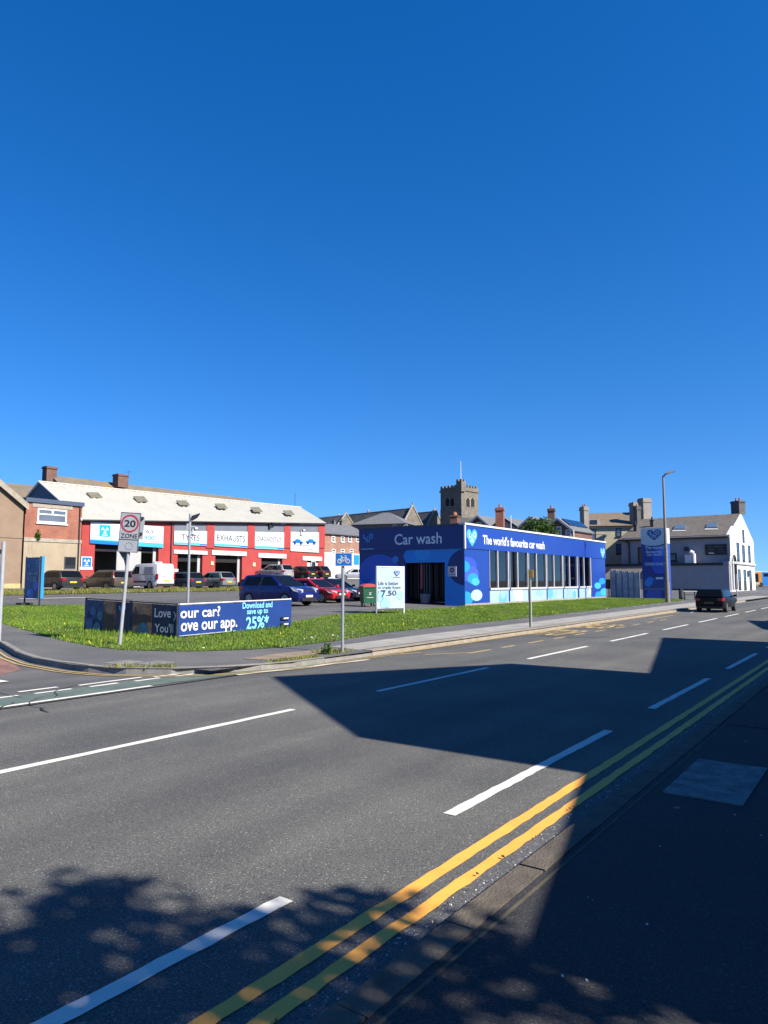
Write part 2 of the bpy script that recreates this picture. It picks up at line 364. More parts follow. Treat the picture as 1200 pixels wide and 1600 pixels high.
drape('side_road', [(-8,10.62),(11.2,10.62)]+EDGE[::-1]+[(-8,60)], -.12, TARMAC)
drape('red_surfacing', [(2.0,14.2),(6.9,14.0),(7.7,14.6),(8.0,15.5),(8.3,16.8),(8.8,18.6),(8.9,22),(2,22)], -.116, RED_RD)
drape('car_park', [(9.5,10.9),(300,10.9),(300,140),(-60,140),(-60,62),(9.5,62)], -.02, TARMAC)
# far pavement, back to the verge
VERGE = [(13.2,34.9),(12.22,24.57),(11.36,21.14),(10.66,18.17),(10.41,16.26),(10.5,15.2),(11.38,13.95),(12.75,13.2),(13.71,13.0),(15.86,13.1),(19.78,13.75),(28.98,13.8),(51,14.4),(62,14.6),(67,15.0)]
drape('far_pavement', [(9.6,60)]+EDGE[1:]+[(70,10.6),(400,10.6),(400,19.5),(90,19.5),(67,15.1)]+VERGE[::-1]+[(13.4,40),(13.4,60)], 0.0, PAVE)
farpave = bpy.data.objects['far_pavement']
drape('concrete_band', [(14.3,11.0),(90,11.0),(90,13.0),(60,12.9),(28,12.4),(19,12.35),(14.6,12.15)], .005, CONC, farpave)
drape('brick_patch', [(11.4,11.1),(13.6,11.15),(13.9,11.75),(12.4,12.0),(11.1,11.75)], .009, BRICKPAVE, farpave)
for (x, y), s in (((9.55,12.75),.0),((9.2,13.35),.0)):
    mb = MB(); mb.box(x-.32, x+.32, y-.24, y+.24, g(y)-.02, g(y)+.008); o = obj('manhole_cover', mb, CONCD, farpave)
# far kerb stones: laid along the road edge
def resample(P, step):
    out = []; carry = 0.0
    for a, b in zip(P, P[1:]):
        a, b = Vector(a), Vector(b); L = (b-a).length; t = carry
        while t < L: out.append(a+(b-a)*(t/L)); t += step
        carry = t-L
    return out
line = EDGE[1:] + [(13.2,10.53),(16,10.56),(70,10.6)]
pts = resample([Vector((x,y,0)) for x,y in line], .915)
farkerb = struct(bpy.data.objects.new('far_kerb', None)); COL.objects.link(farkerb)
for i, (a, b) in enumerate(zip(pts, pts[1:])):
    d = (b-a).normalized(); n = Vector((-d.y, d.x, 0))        # to the pavement side
    buff = a.x > 13.5; wdt = .30 if buff else .15; j = random.uniform(-.006,.006)
    a2, b2 = a+d*.004, b-d*.004; ga, gb = g(a.y), g(b.y); drop = .06 if 11.6 < a.x < 13.4 else 0
    mb = MB(); q = lambda p, z: (p.x, p.y, z)
    mb.hexa([q(a2,ga-.2),q(b2,gb-.2),q(b2+n*wdt,gb-.2),q(a2+n*wdt,ga-.2)],
            [q(a2+n*.015,ga+.012+j-drop),q(b2+n*.015,gb+.012+j-drop),q(b2+n*wdt,gb+.012+j-drop*.3),q(a2+n*wdt,ga+.012+j-drop*.3)])
    obj('kerb_stone', mb, KERBBUFF if buff else KERB, farkerb)
# near pavement and kerb
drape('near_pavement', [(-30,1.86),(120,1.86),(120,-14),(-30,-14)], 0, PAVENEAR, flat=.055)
nearpave = bpy.data.objects['near_pavement']
nearkerb = struct(bpy.data.objects.new('near_kerb', None)); COL.objects.link(nearkerb)
x = -3.0; k = 0
while x < 55:
    L = .915; z = .06+random.uniform(-.004,.004); dy = random.uniform(-.004,.004)
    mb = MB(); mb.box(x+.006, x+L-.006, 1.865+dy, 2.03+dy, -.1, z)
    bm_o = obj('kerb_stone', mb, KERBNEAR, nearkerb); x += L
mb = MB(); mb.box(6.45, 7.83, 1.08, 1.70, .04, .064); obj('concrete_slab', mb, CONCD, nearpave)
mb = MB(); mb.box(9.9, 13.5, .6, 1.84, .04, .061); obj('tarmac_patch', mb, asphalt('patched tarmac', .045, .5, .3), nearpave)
drape('gutter', [(-20,2.02),(120,2.02),(120,2.19),(-20,2.19)], 0, asphalt('gutter grit', .13, .75, 1.5, .25), flat=.004)
# ------------------------------------------------------------------ markings
def mark(x0, x1, y0, y1, m=None, name='lane_marking', z=.005, skew=0.0, par=None):
    n = max(1, int((x1-x0)/(.12 if y1 < 4 else .35))); up, lo = [], []
    for i in range(n+1):
        t = i/n; x = x0+(x1-x0)*t; up.append((x, y1+skew*t+random.uniform(-.006,.006), z)); lo.append((x, y0+skew*t+random.uniform(-.007,.007), z))
    mb = MB(); mb.v = lo+up; mb.f = [(i,i+1,n+2+i,n+1+i) for i in range(n)]
    return obj(name, mb, m or WHITE_RD, par or road, normals=False)
for k in range(14):
    mark(-.9+6.0*k-.15 if k else -3.0, 3.2+6*k-.15 if k else 3.2, 2.93, 3.04) if k == 0 else mark(5.05+5.75*(k-1), 8.95+5.75*(k-1), 2.93-.012*k, 3.04-.012*k)
for k in range(-2, 18):
    mark((3.75 if k else 2.9)+6.06*k, 7.75+6.06*k, 7.08, 7.2)
mark(-2, 80, 2.22, 2.31, YEL_RD, 'yellow_line'); mark(-2, 80, 2.41, 2.505, YEL_RD, 'yellow_line')
# cycle lane across the mouth of the side road
drape('cycle_lane', [(-4,10.8),(5.4,10.8),(8,10.76),(9.9,10.62),(13.4,10.15),(13.4,10.3),(11.2,10.62),(10.6,10.9),(9.6,11.35),(9,11.42),(5.8,11.62),(-4,11.65)], 0, GREEN_RD, flat=.008)
mark(-4, 7.97, 10.68, 10.8, z=.012, skew=-.03); mark(9.86, 13.5, 10.52, 10.63, z=.012, skew=-.5)
for a, b, y in ((4.4,5.1,11.58),(5.5,6.07,11.57),(6.32,6.96,11.53),(7.28,7.83,11.49),(8.15,8.7,11.44),(9.0,9.45,11.38)): mark(a, b, y-.05, y+.05, z=.012)
for a, b, y in ((4.3,5.0,12.1),(5.3,5.9,12.0),(6.25,6.93,11.92),(7.25,8.55,11.8),(8.7,9.4,11.62)): mark(a, b, y-.06, y+.05, z=.012)
mark(3.5, 6.75, 13.2, 13.6, z=.024)
def along(line, off, wd, m, name, z):
    P = [Vector((x,y,0)) for x,y in line]; mb = MB()
    P = resample(P, .3); L, R = [], []
    for i, p in enumerate(P):
        d = (P[min(i+1,len(P)-1)]-P[max(i-1,0)]).normalized(); n = Vector((d.y,-d.x,0))
        for lst, o_ in ((L, off), (R, off+wd)):
            q = p+n*o_; lst.append((q.x, q.y, g(q.y)-.12+z))
    n = len(P); mb.v = L+R; mb.f = [(i, n+i, n+i+1, i+1) for i in range(n-1)]
    return obj(name, mb, m, road, normals=False)
corner = EDGE[1:]+[(13.2,10.53),(15.2,10.56)]
along(corner, .16, .06, YEL_FADE, 'yellow_line', .014); along(corner, .30, .06, YEL_FADE, 'yellow_line', .014)
along([(15.2,10.56),(48,10.6)], .1, .13, YEL_FADE, 'yellow_line', .014)
for a, b in ((16.2,17.4),(18.1,18.9),(19.85,20.95),(21.8,22.8),(23.65,24.6),(25.7,26.7),(28,29.2),(30.2,31.3),(32.4,33.4),(34.6,35.6)): mark(a, b, 8.86, 8.97, YEL_FADE)
mark(15.3, 16.4, 9.6, 9.7, YEL_FADE, skew=-.7); mark(14.9, 15.7, 10.2, 10.28, YEL_FADE, skew=-.2)
for a, b in ((36,40),(44,45.5),(48,49.5)): mark(a, b, 9.6, 9.7, WHITE_RD if a > 40 else YEL_FADE)
CRACK = mat('road crack', (.02,.02,.02), .95, var=0)
def crack(x, y, a, n, wd=.02, step=.22):
    P = [(x, y)]; 
    for _ in range(n): a += random.uniform(-.45,.45); x += math.cos(a)*step*random.uniform(.6,1.3); y += math.sin(a)*step*random.uniform(.6,1.3); P.append((x, y))
    mb = MB(); vs = []
    for i, (px, py) in enumerate(P): q = wd*random.uniform(.3,1)*(1 if i not in (0,len(P)-1) else .1); vs += [(px-q*.4,py+q*.7,.0145),(px+q*.4,py-q*.7,.0145)]
    mb.v = vs; mb.f = [(2*i,2*i+1,2*i+3,2*i+2) for i in range(len(P)-1)]; obj('road_crack', mb, CRACK, road, normals=False)
for a in ((5.6,9.6,1.4,9,.03),(6.0,11.2,1.2,6,.03),(6.3,10.9,.6,7,.025),(6.9,11.9,2.6,8,.02),(4.9,10.3,1.0,6,.03)): crack(*a)
class Floor:                                    # a lying plane: u to the left of traffic, v along it
    n = Vector((0,0,1))
    def pt(s, u, v, d=0): return Vector((v, -u, .006+d))
for word, x0, x1 in (('BUS', 27.3, 30.2), ('STOP', 22.9, 25.9)):
    txt(Floor(), word, 0,0,0,0, YEL_FADE, road, uvbox=(-10.45,-9.15, x0, x1), name='road_lettering', bold=.02)
mk = drape('white_line', [(15,40.1),(19.6,40.2),(19.6,40.5),(15,40.4)], .012, WHITE_RD, bpy.data.objects['car_park'])
drape('white_line', [(20.97,40.2),(25.2,40.2),(25.2,40.55),(20.97,40.55)], .012, WHITE_RD, bpy.data.objects['car_park'])
def litter(name, x0, x1, y0, y1, z, n, size, m, seed):
    r = random.Random(seed); q = MB()
    for _ in range(n):
        x, y, a = r.uniform(x0,x1), r.uniform(y0,y1), r.uniform(0,6.28); k = size*r.uniform(.4,1.6); c, d = math.cos(a)*k, math.sin(a)*k
        q.hexa([(x-c,y-d,z),(x+d*.6,y-c*.6,z),(x+c,y+d,z),(x-d*.5,y+c*.5,z)],[(x-c*.8,y-d*.8,z+k*.5),(x+d*.5,y-c*.5,z+k*.4),(x+c*.7,y+d*.7,z+k*.6),(x-d*.4,y+c*.4,z+k*.5)])
    struct(obj(name, q, m), 'stuff')
litter('pavement_grit', 1.5, 16, -1.5, 1.85, .056, 170, .008, mat('pale grit', (.5,.5,.47), .9, var=.3), 3)
litter('gutter_grit', 1.5, 18, 2.04, 2.2, .004, 420, .007, MATS['pale grit'], 4)
litter('dark_leaf_litter', 1.5, 16, 1.7, 2.25, .02, 90, .012, mat('dry leaf litter', (.10,.07,.04), .9, var=.4), 5)
litter('verge_litter', 12, 60, 13.2, 14.6, .17, 60, .03, mat('paper litter', (.6,.6,.58), .8, var=.2), 6)
for x_, y_ in ((5.1,.4),(6.1,1.5),(9.0,1.45)):
    q = MB(); n_ = 12; q.face([(x_+.03*math.cos(6.283*i/n_)*random.uniform(.8,1.2), y_+.025*math.sin(6.283*i/n_), .0565) for i in range(n_)]); obj('gum_spot', q, mat('old gum', (.19,.185,.18), .9, var=0), nearpave, normals=False)
mb = MB(); mb.box(-2, 60, 1.795, 1.815, .05, .0575); obj('pavement_joint', mb, mat('joint filler', (.10,.085,.05), .9, var=.4, scale=6), nearpave)
# ------------------------------------------------------------------ grass
VPOLY = VERGE + [(67,16.3),(63.2,20.8),(37.8,20.95),(34.9,20.5),(28.4,20.85),(24,20.2),(20.4,18.8),(19.6,21.5),(20.0,28),(20.27,32.8),(17.2,34.8)]
drape('verge', VPOLY, .01, SOIL)
STRIP = [(14,45.2),(22.4,45.5),(32.1,46.2),(47.5,46.9),(50,48.5),(47,50.2),(32,49.8),(14,49.2)]
drape('grass_strip', STRIP, .01, SOIL)
def inside(P, X, Y):
    r = np.zeros(len(X), bool)
    for i in range(len(P)):
        (x0,y0),(x1,y1) = P[i-1], P[i]
        c = ((y0 > Y) != (y1 > Y)) & (X < (x1-x0)*(Y-y0)/((y1-y0) or 1e-9)+x0); r ^= c
    return r
def gN(Y): return .12+.025*np.clip(np.minimum(Y,62)-13, 0, None)
def blades(name, poly, n, h0, h1, wd, m, clump=None, zo=0.0):
    P = np.array(poly); lo, hi = P.min(0), P.max(0); k = int(n*((hi-lo).prod())/abs(sum(poly[i-1][0]*poly[i][1]-poly[i][0]*poly[i-1][1] for i in range(len(poly)))/2))
    X = rng.uniform(lo[0], hi[0], k); Y = rng.uniform(lo[1], hi[1], k); q = inside(poly, X, Y)
    if clump is not None:
        f = .5+.5*np.sin(X*2.1+1.3*np.sin(Y*1.7))*np.sin(Y*2.7+X*.6); q &= rng.random(k) < clump+(1-clump)*f
    X, Y = X[q], Y[q]; k = len(X); X = X+rng.normal(0,.07,k); Y = Y+rng.normal(0,.07,k)
    patch = .65+.5*(.5+.5*np.sin(X*.9+2*np.sin(Y*.6)))
    h = rng.uniform(h0, h1, k)*patch; a = rng.uniform(0, 2*np.pi, k); wv = wd*rng.uniform(.6, 1.4, k); ln = rng.uniform(0, .7, k)*h; b = rng.uniform(0, 2*np.pi, k)
    Z = gN(Y)+zo; V = np.empty((k,3,3))
    V[:,0] = np.stack([X-wv*np.cos(a), Y-wv*np.sin(a), Z], 1); V[:,1] = np.stack([X+wv*np.cos(a), Y+wv*np.sin(a), Z], 1)
    V[:,2] = np.stack([X+ln*np.cos(b), Y+ln*np.sin(b), Z+h], 1)
    me = bpy.data.meshes.new(name); me.vertices.add(k*3); me.vertices.foreach_set('co', V.ravel())
    me.loops.add(k*3); me.loops.foreach_set('vertex_index', np.arange(k*3, dtype=np.int32)); me.polygons.add(k)
    me.polygons.foreach_set('loop_start', np.arange(0, k*3, 3, dtype=np.int32)); me.update(calc_edges=True); me.validate()
    return struct(link(name, me, m), 'stuff')
near = [p for p in VPOLY if p[0] < 36]
blades('grass', VPOLY, 170000, .03, .085, .014, BLADE)
blades('dry_grass', VPOLY, 30000, .04, .11, .012, BLADEDRY, .25)
blades('strip_grass', STRIP, 22000, .08, .32, .03, BLADEDRY, .35)
ban_foot = [(12.2,20.6),(12.75,16.2),(18.7,16.8),(18.7,17.6),(13.6,17.0),(13.2,20.7)]
FLOWER = mat('yellow flower heads', (.75,.55,.05), .7, var=0)
blades('yellow_flowers', VPOLY, 420, .03, .11, .028, FLOWER)
blades('long_grass', ban_foot, 1500, .08, .19, .015, BLADE)
for i, (a, b, c, d_, n) in enumerate(((9.2,10.9,11.2,11.6,0),)): pass
for nm, P, n in (('kerb_weeds', [(8.55,12.9),(8.75,12.5),(9.3,11.75),(9.4,11.9),(8.8,12.8)], 260), ('kerb_weeds', [(11.1,10.75),(12.5,10.7),(12.5,10.86),(11.1,10.95)], 420),
                 ('kerb_weeds', [(13.1,10.8),(13.9,10.9),(13.9,11.3),(13.0,11.5)], 260)):
    blades(nm, P, n, .03, .14, .014, BLADEDRY)
def leaf_cloud(name, C, R, n, size, m, parent, squash=1.0, seed=1, shell=.45, local=True):
    r = np.random.default_rng(seed); d = r.normal(size=(n,3)); d /= np.linalg.norm(d, axis=1)[:,None]
    rad = (shell+(1-shell)*r.random(n)**.6)
    ph = r.uniform(0,6.28,6); lump = 1+.22*np.sin(d[:,0]*5+ph[0])*np.sin(d[:,1]*6+ph[1])+.16*np.sin(d[:,2]*8+ph[2]+d[:,0]*4)+.1*np.sin(d[:,1]*13+ph[3])
    P = np.array(C)+d*(rad*lump)[:,None]*np.array(R); t = r.normal(size=(n,3)); t /= np.linalg.norm(t, axis=1)[:,None]
    u = np.cross(t, r.normal(size=(n,3))); u /= np.linalg.norm(u, axis=1)[:,None]; v = np.cross(t, u); s = size*r.uniform(.5,1.3,n)[:,None]
    V = np.stack([P-u*s, P-v*s*.5, P+u*s, P+v*s*.5], 1).reshape(-1,3)
    me = bpy.data.meshes.new(name); me.from_pydata(V.tolist(), [], np.arange(n*4).reshape(-1,4).tolist()); return link(name, me, m, parent)
p = gt(507,1024); t = thing('weed', 'leafy green weed growing in the kerb beside the cycle sign pole', 'weed', (p.x+.2,p.y+.1,.12))
leaf_cloud('leaves', (0,0,.11), (.13,.13,.13), 130, .045, LEAF, t, seed=3, shell=.2)
mb = MB(); mb.tube((0,0,-.02),(0,0,.16),.012,n=6); obj('stem', mb, BARK, t, local=True)
# ================================================================== BUILDINGS
BRICKR = brick('red brick', (.30,.085,.05), (.37,.12,.07), (.24,.16,.11)); BRICKO = brick('orange brick', (.36,.17,.10), (.30,.12,.07))
BRICKD = brick('brown brick', (.13,.055,.04), (.18,.075,.05), (.16,.13,.11))
STONE = brick('church stone', (.155,.135,.108), (.215,.188,.148), (.12,.11,.09), .35)
SLATEG = slate('grey slate', (.10,.105,.115), (.16,.165,.175), .12); SLATEB = slate('brown slate', (.12,.10,.08), (.19,.155,.12), .5, (.22,.15,.06))
SLATEP = slate('mossy slate', (.075,.066,.06), (.17,.15,.13), .45, (.12,.10,.06)); SLATED = slate('dark slate', (.055,.055,.058), (.10,.098,.095), .2)
TAN = render_wall('tan pebbledash', (.22,.15,.10), (.28,.20,.135), .15, (.2,.15,.1)); SAND = render_wall('sand render', (.31,.25,.17), (.39,.32,.22), .5, (.09,.08,.07))
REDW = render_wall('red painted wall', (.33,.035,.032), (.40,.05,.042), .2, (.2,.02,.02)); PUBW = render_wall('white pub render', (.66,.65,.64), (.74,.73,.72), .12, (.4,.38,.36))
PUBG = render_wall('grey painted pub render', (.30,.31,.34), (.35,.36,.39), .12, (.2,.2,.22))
STACKG = render_wall('weathered stack render', (.20,.19,.17), (.27,.25,.22), .35)
GREYR = render_wall('grey render', (.36,.36,.35), (.44,.44,.43), .25, (.16,.15,.14)); STEELBL = mat('blue grey cladding', (.055,.08,.13), .5, var=.1)
CLAD = mat('pale corrugated sheet', (.43,.42,.37), .6, var=.07, scale=.7); LIGHTPANEL = mat('grubby skylight sheet', (.20,.18,.12), .35, var=.3, scale=2.5)
PANELG = mat('grey panel', (.15,.165,.19), .5, var=.1, scale=.8); TRIMD = mat('dark trim', (.025,.027,.032), .5, var=0); POT = mat('terracotta pot', (.34,.13,.07), .8, var=.2)
STONETR = mat('stone dressing', (.34,.30,.24), .9, var=.2); BARGE = mat('white bargeboard', (.62,.62,.6), .6, var=.1); REDTRIM = mat('red pilaster paint', (.37,.042,.038), .7, var=.12)
def window(parent, pl, x0, y0, x1, y1, frame=None, fw=.09, bars=(), glass=None, sill=True, uvb=None):
    u0,u1,z0,z1 = uvb or pl.rect(x0,y0,x1,y1); fm = MB(); f = frame or WHITE
    fm.pbox(pl,u0,u0+fw,z0,z1,.0,.06); fm.pbox(pl,u1-fw,u1,z0,z1,.0,.06); fm.pbox(pl,u0+fw,u1-fw,z1-fw,z1,.0,.057); fm.pbox(pl,u0+fw,u1-fw,z0,z0+fw,.0,.057)
    for kind, t in bars:
        if kind == 'h': z = z0+(z1-z0)*t; fm.pbox(pl,u0+fw,u1-fw,z-fw*.4,z+fw*.4,.0,.05)
        else: u = u0+(u1-u0)*t; fm.pbox(pl,u-fw*.4,u+fw*.4,z0+fw,z1-fw,.0,.053)
    o = obj('window', fm, f, parent)
    gm = MB(); gm.pbox(pl,u0+.01,u1-.01,z0+.01,z1-.01,-.05,.02); obj('pane', gm, glass or GLASS, o)
    if sill:
        sm = MB(); sm.pbox(pl,u0-.1,u1+.1,z0-.12,z0-.003,.0,.12); obj('sill', sm, f, o)
    return o
def block(parent, pl, u0, u1, z0, z1, depth, m, name='wall'):
    mb = MB(); mb.pbox(pl, u0, u1, z0, z1, -depth, 0); return obj(name, mb, m, parent)
def chimney(parent, P, wx, wy, h, m, pots=2, rz=0, potm=None, ph=.5, name='chimney'):
    """stack on point P (base); returns part"""
    c, s = math.cos(rz), math.sin(rz); T = lambda x, y, z: (P[0]+x*c-y*s, P[1]+x*s+y*c, P[2]+z)
    mb = MB()
    def bx(a, b, z0, z1): mb.hexa([T(-a,-b,z0),T(a,-b,z0),T(a,b,z0),T(-a,b,z0)], [T(-a,-b,z1),T(a,-b,z1),T(a,b,z1),T(-a,b,z1)])
    bx(wx/2,wy/2,0,h*.86); bx(wx/2+.1,wy/2+.1,h*.86,h*.94); bx(wx/2+.03,wy/2+.03,h*.94,h)
    o = obj(name, mb, m, parent)
    for i in range(pots):
        pm = MB(); q = (-.5+(i+.5)/pots)*max(wx,wy)*.85; a = T(q,0,h) if wx >= wy else T(0,q,h); pm.tube(a, (a[0],a[1],a[2]+ph), .16, .12, 8); obj('chimney_pot', pm, potm or POT, o)
    return o
def slope(parent, a, b, c, d, m, th=.14, name='roof'):
    """roof sheet through eave a-b and ridge c-d (c above b, d above a)"""
    a, b, c, d = map(Vector, (a,b,c,d)); n = (b-a).cross(d-a).normalized(); n = n if n.z > 0 else -n
    mb = MB(); mb.hexa([p-n*th for p in (a,b,c,d)], [a,b,c,d]); return obj(name, mb, m, parent)
def grid_slope(parent, a, b, c, d, m, name, wave, amp):
    """corrugated sheet: a-b eave, d-c ridge"""
    a, b, c, d = map(Vector, (a,b,c,d)); n = max(2, int((b-a).length/wave))*4; nr = (b-a).cross(d-a).normalized(); nr = nr if nr.z > 0 else -nr
    mb = MB(); vs = []
    for i in range(n+1):
        t = i/n; o = nr*(amp*math.sin(t*n*math.pi/2)); vs += [a.lerp(b,t)+o, d.lerp(c,t)+o]
    mb.v = [tuple(v) for v in vs]; mb.f = [(2*i,2*i+2,2*i+3,2*i+1) for i in range(n)]
    return obj(name, mb, m, parent)
# ------------------------------------------------------------------ the garage
YG = 58.0; GP = Plane((35.4, YG), 1, 0); x_r = GP.uv(507,850)[0]; zg = g(YG)
ga = thing('garage', 'long red garage with white corrugated roof and tyre, exhaust and diagnostics bays', 'garage', (50,YG,zg))
eL, eR = GP.hit(126,811), GP.hit(508,817); rL = Plane((35.4,58),0,-1).hit(62,753); rR = Plane((36,64.5),1,0).hit(470,793)
zeL, zeR = eL.z, eR.z
bays = [(147,247,850,None),(277,316,866,861),(336,378,868,862),(408,441,872,866)]      # left, right, head, lintel top
wall = MB(); cuts = []
for l, r_, h, _ in bays: cuts.append((GP.uv(l,890)[0], GP.uv(r_,890)[0], GP.uv((l+r_)/2,h)[1]))
dl, dr, dh = GP.uv(480,890)[0], GP.uv(497,890)[0], GP.uv(488,876)[1]; cuts.append((dl,dr,dh))
def ztop(u): return zeL-.2+(zeR-zeL)*u/x_r
u = 0.0
for a, b, h in cuts+[(x_r,x_r,0)]:
    p = [GP.pt(u,zg-.4),GP.pt(a,zg-.4),GP.pt(a,ztop(a)),GP.pt(u,ztop(u))]; wall.prism(p, (0,.35,0))
    if b > a: wall.prism([GP.pt(a,h),GP.pt(b,h),GP.pt(b,ztop(b)),GP.pt(a,ztop(a))], (0,.35,0))
    u = b
obj('wall', wall, REDW, ga)
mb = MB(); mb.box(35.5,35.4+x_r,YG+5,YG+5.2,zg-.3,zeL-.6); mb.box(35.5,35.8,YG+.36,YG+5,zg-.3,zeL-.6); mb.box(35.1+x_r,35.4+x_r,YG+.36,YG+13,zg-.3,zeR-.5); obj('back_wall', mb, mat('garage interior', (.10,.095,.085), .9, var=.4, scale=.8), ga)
mb = MB(); mb.box(35.5,35.4+x_r,YG+.36,YG+5,zg-.35,zg+.02); obj('workshop_floor', mb, CONCD, ga)
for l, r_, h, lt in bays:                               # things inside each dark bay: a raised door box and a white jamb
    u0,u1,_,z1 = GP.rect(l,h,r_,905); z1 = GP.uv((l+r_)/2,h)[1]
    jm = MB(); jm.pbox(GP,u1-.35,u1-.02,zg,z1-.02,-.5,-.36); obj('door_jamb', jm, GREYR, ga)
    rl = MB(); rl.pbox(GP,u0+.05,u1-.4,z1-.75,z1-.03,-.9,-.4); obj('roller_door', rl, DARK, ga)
    if lt:
        lm = MB(); zt = GP.uv((l+r_)/2,lt-1)[1]; lm.pbox(GP,u0-.55,u1+.55,z1+.02,zt,0,.12); o = obj('lintel', lm, WHITE, ga)
for wd, l, r_, y0, y1 in (('BAY 2',298,308,863,865.6),('BAY 3',354,365,864.6,867.4),('BAY 4',421,430,867.5,870)): txt(GP, wd, l, y0, r_, y1, TEXTB, ga, d=.127)
um = GP.uv(196,880)[0]; mb = MB(); mb.pbox(GP,GP.uv(184,880)[0],GP.uv(222,880)[0],zg,GP.uv(200,861)[1],-.35,-.2); obj('shutter_box', mb, GREYR, ga)
mb = MB(); mb.pbox(GP,dl,dr,zg,dh-.25,-.2,-.1); o = obj('door', mb, WHITE, ga); window(ga, GP, 486,877,493,886, fw=.07, sill=False)
mb = MB(); mb.pbox(GP,GP.uv(472,874)[0],GP.uv(502,874)[0],dh,dh+.5,.0,.12); obj('lintel', mb, WHITE, ga)
for l, r_ in ((124,144),(268,278)):
    mb = MB(); mb.pbox(GP, GP.uv(l,888)[0], GP.uv(r_,888)[0], GP.uv((l+r_)/2,(886 if l<200 else 889)+4)[1], GP.uv((l+r_)/2,886 if l<200 else 889)[1], .0,.06); obj('plinth', mb, WHITE, ga)
for l, r_ in ((322,334),(386,397),(443,453),(497,507)):        # pilasters between the upper panels
    a, b = GP.uv(l,830)[0], GP.uv(r_,830)[0]; mb = MB(); mb.prism([GP.pt(a,GP.uv(l,856)[1]),GP.pt(b,GP.uv(l,856)[1]),GP.pt(b,ztop(b)-.05),GP.pt(a,ztop(a)-.05)], (0,-.1,0)); obj('pilaster', mb, REDTRIM, ga)
for l, r_ in ((271,322),(334,386),(397,443),(453,497)):
    a, b = GP.uv(l,830)[0]+.01, GP.uv(r_,830)[0]-.01; mb = MB(); mb.prism([GP.pt(a,GP.uv((l+r_)/2,835)[1]),GP.pt(b,GP.uv((l+r_)/2,836)[1]),GP.pt(b,ztop(b)-.08),GP.pt(a,ztop(a)-.08)], (0,-.05,0)); obj('upper_panel', mb, PANELG, ga)
def fascia(l, y0l, y1l, r_, y0r, y1r, d=.13, m=WHITEV):
    a, b = GP.uv(l,(y0l+y1l)/2)[0], GP.uv(r_,(y0r+y1r)/2)[0]
    P = [(a,GP.uv(l,y1l)[1]),(b,GP.uv(r_,y1r)[1]),(b,GP.uv(r_,y0r)[1]),(a,GP.uv(l,y0l)[1])]; mb = MB(); mb.thick(GP,P,.05,d); o = obj('fascia_sign', mb, m, ga); return P, d
def strip_of(P, d, k0, k1, m, name='sign_stripe', t0=0, t1=1):
    (a,z0),(b,z1),(_,z2),(_,z3) = P; L = lambda t,k: (a+(b-a)*t, (z0+(z1-z0)*t)*(1-k)+(z3+(z2-z3)*t)*k)
    mb = MB(); mb.poly(GP,[L(t0,k0),L(t1,k0),L(t1,k1),L(t0,k1)],d+.004); obj(name, mb, m, ga, normals=False)
P, d = fascia(140,815,849,254,823,856); strip_of(P,d,.0,.2,CYAN); strip_of(P,d+.003,.0,.15,SIGNBLUE,t1=.55); strip_of(P,d,.26,.28,AZURE)
mb = MB(); u0,u1,z0,z1 = GP.rect(154,820.5,171,838.5); mb.pbox(GP,u0,u1,z0,z1,d,d+.02); o = obj('test_symbol', mb, mat('teal print',(.01,.36,.50),.4,var=.03), ga)
def triangles(pl, u0, u1, z0, z1, d, m, par):
    wd, ht = u1-u0, z1-z0
    for cx, cz in ((.3,.58),(.7,.58),(.5,.3)):
        mb = MB(); k = .17; a = [(u0+wd*(cx-k),z0+ht*(cz-.02)),(u0+wd*(cx+k),z0+ht*(cz-.02)),(u0+wd*cx,z0+ht*(cz+.27))]; mb.poly(pl,a,d)
        o = obj('triangle', mb, m, par, normals=False)
    mb = MB(); mb.poly(pl,[(u0+wd*.25,z0+ht*.09),(u0+wd*.75,z0+ht*.09),(u0+wd*.75,z0+ht*.17),(u0+wd*.25,z0+ht*.17)],d); obj('sign_stripe', mb, m, par, normals=False)
triangles(GP,u0,u1,z0,z1,d+.025,WHITEV,ga)
mb = MB(); u0,u1,z0,z1 = GP.rect(128,871,142,885.5); mb.pbox(GP,u0-.08,u1+.08,z0-.08,z1+.08,.0,.03); mb2 = MB(); mb2.pbox(GP,u0,u1,z0,z1,.03,.05)
o = obj('test_sign', mb, WHITEV, ga); obj('sign_face', mb2, SIGNBLUE, o); triangles(GP,u0,u1,z0,z1,.056,WHITEV,ga)
txt(GP,'AY',225,828,240,834,TEXTB,ga,d=.137); txt(GP,'900!',224,837,242,844,AZURE,ga,d=.137,bold=.01); txt(GP,'C',184,835,190.5,841.5,AZURE,ga,d=.137,bold=.01)
for l, y0l, y1l, r_, y0r, y1r, wd, tb in ((271,829.5,850.5,322,830,853,'TYRES',(282,835.5,310.5,844.5)),(334,830,853,385.5,831,856,'EXHAUSTS',(338,836.5,381.5,846)),(397,831,857,442.5,832,859,'DIAGNOSTICS',(401,839,438.5,846.5))):
    P, d = fascia(l,y0l,y1l,r_,y0r,y1r); strip_of(P,d,.02,.16,CYAN,t1=.78); strip_of(P,d,.02,.12,SIGNBLUE,t0=.78); txt(GP,wd,*tb,TEXTB,ga,d=.137,bold=.004)
P, d = fascia(453,831,861,497,832,863.5)
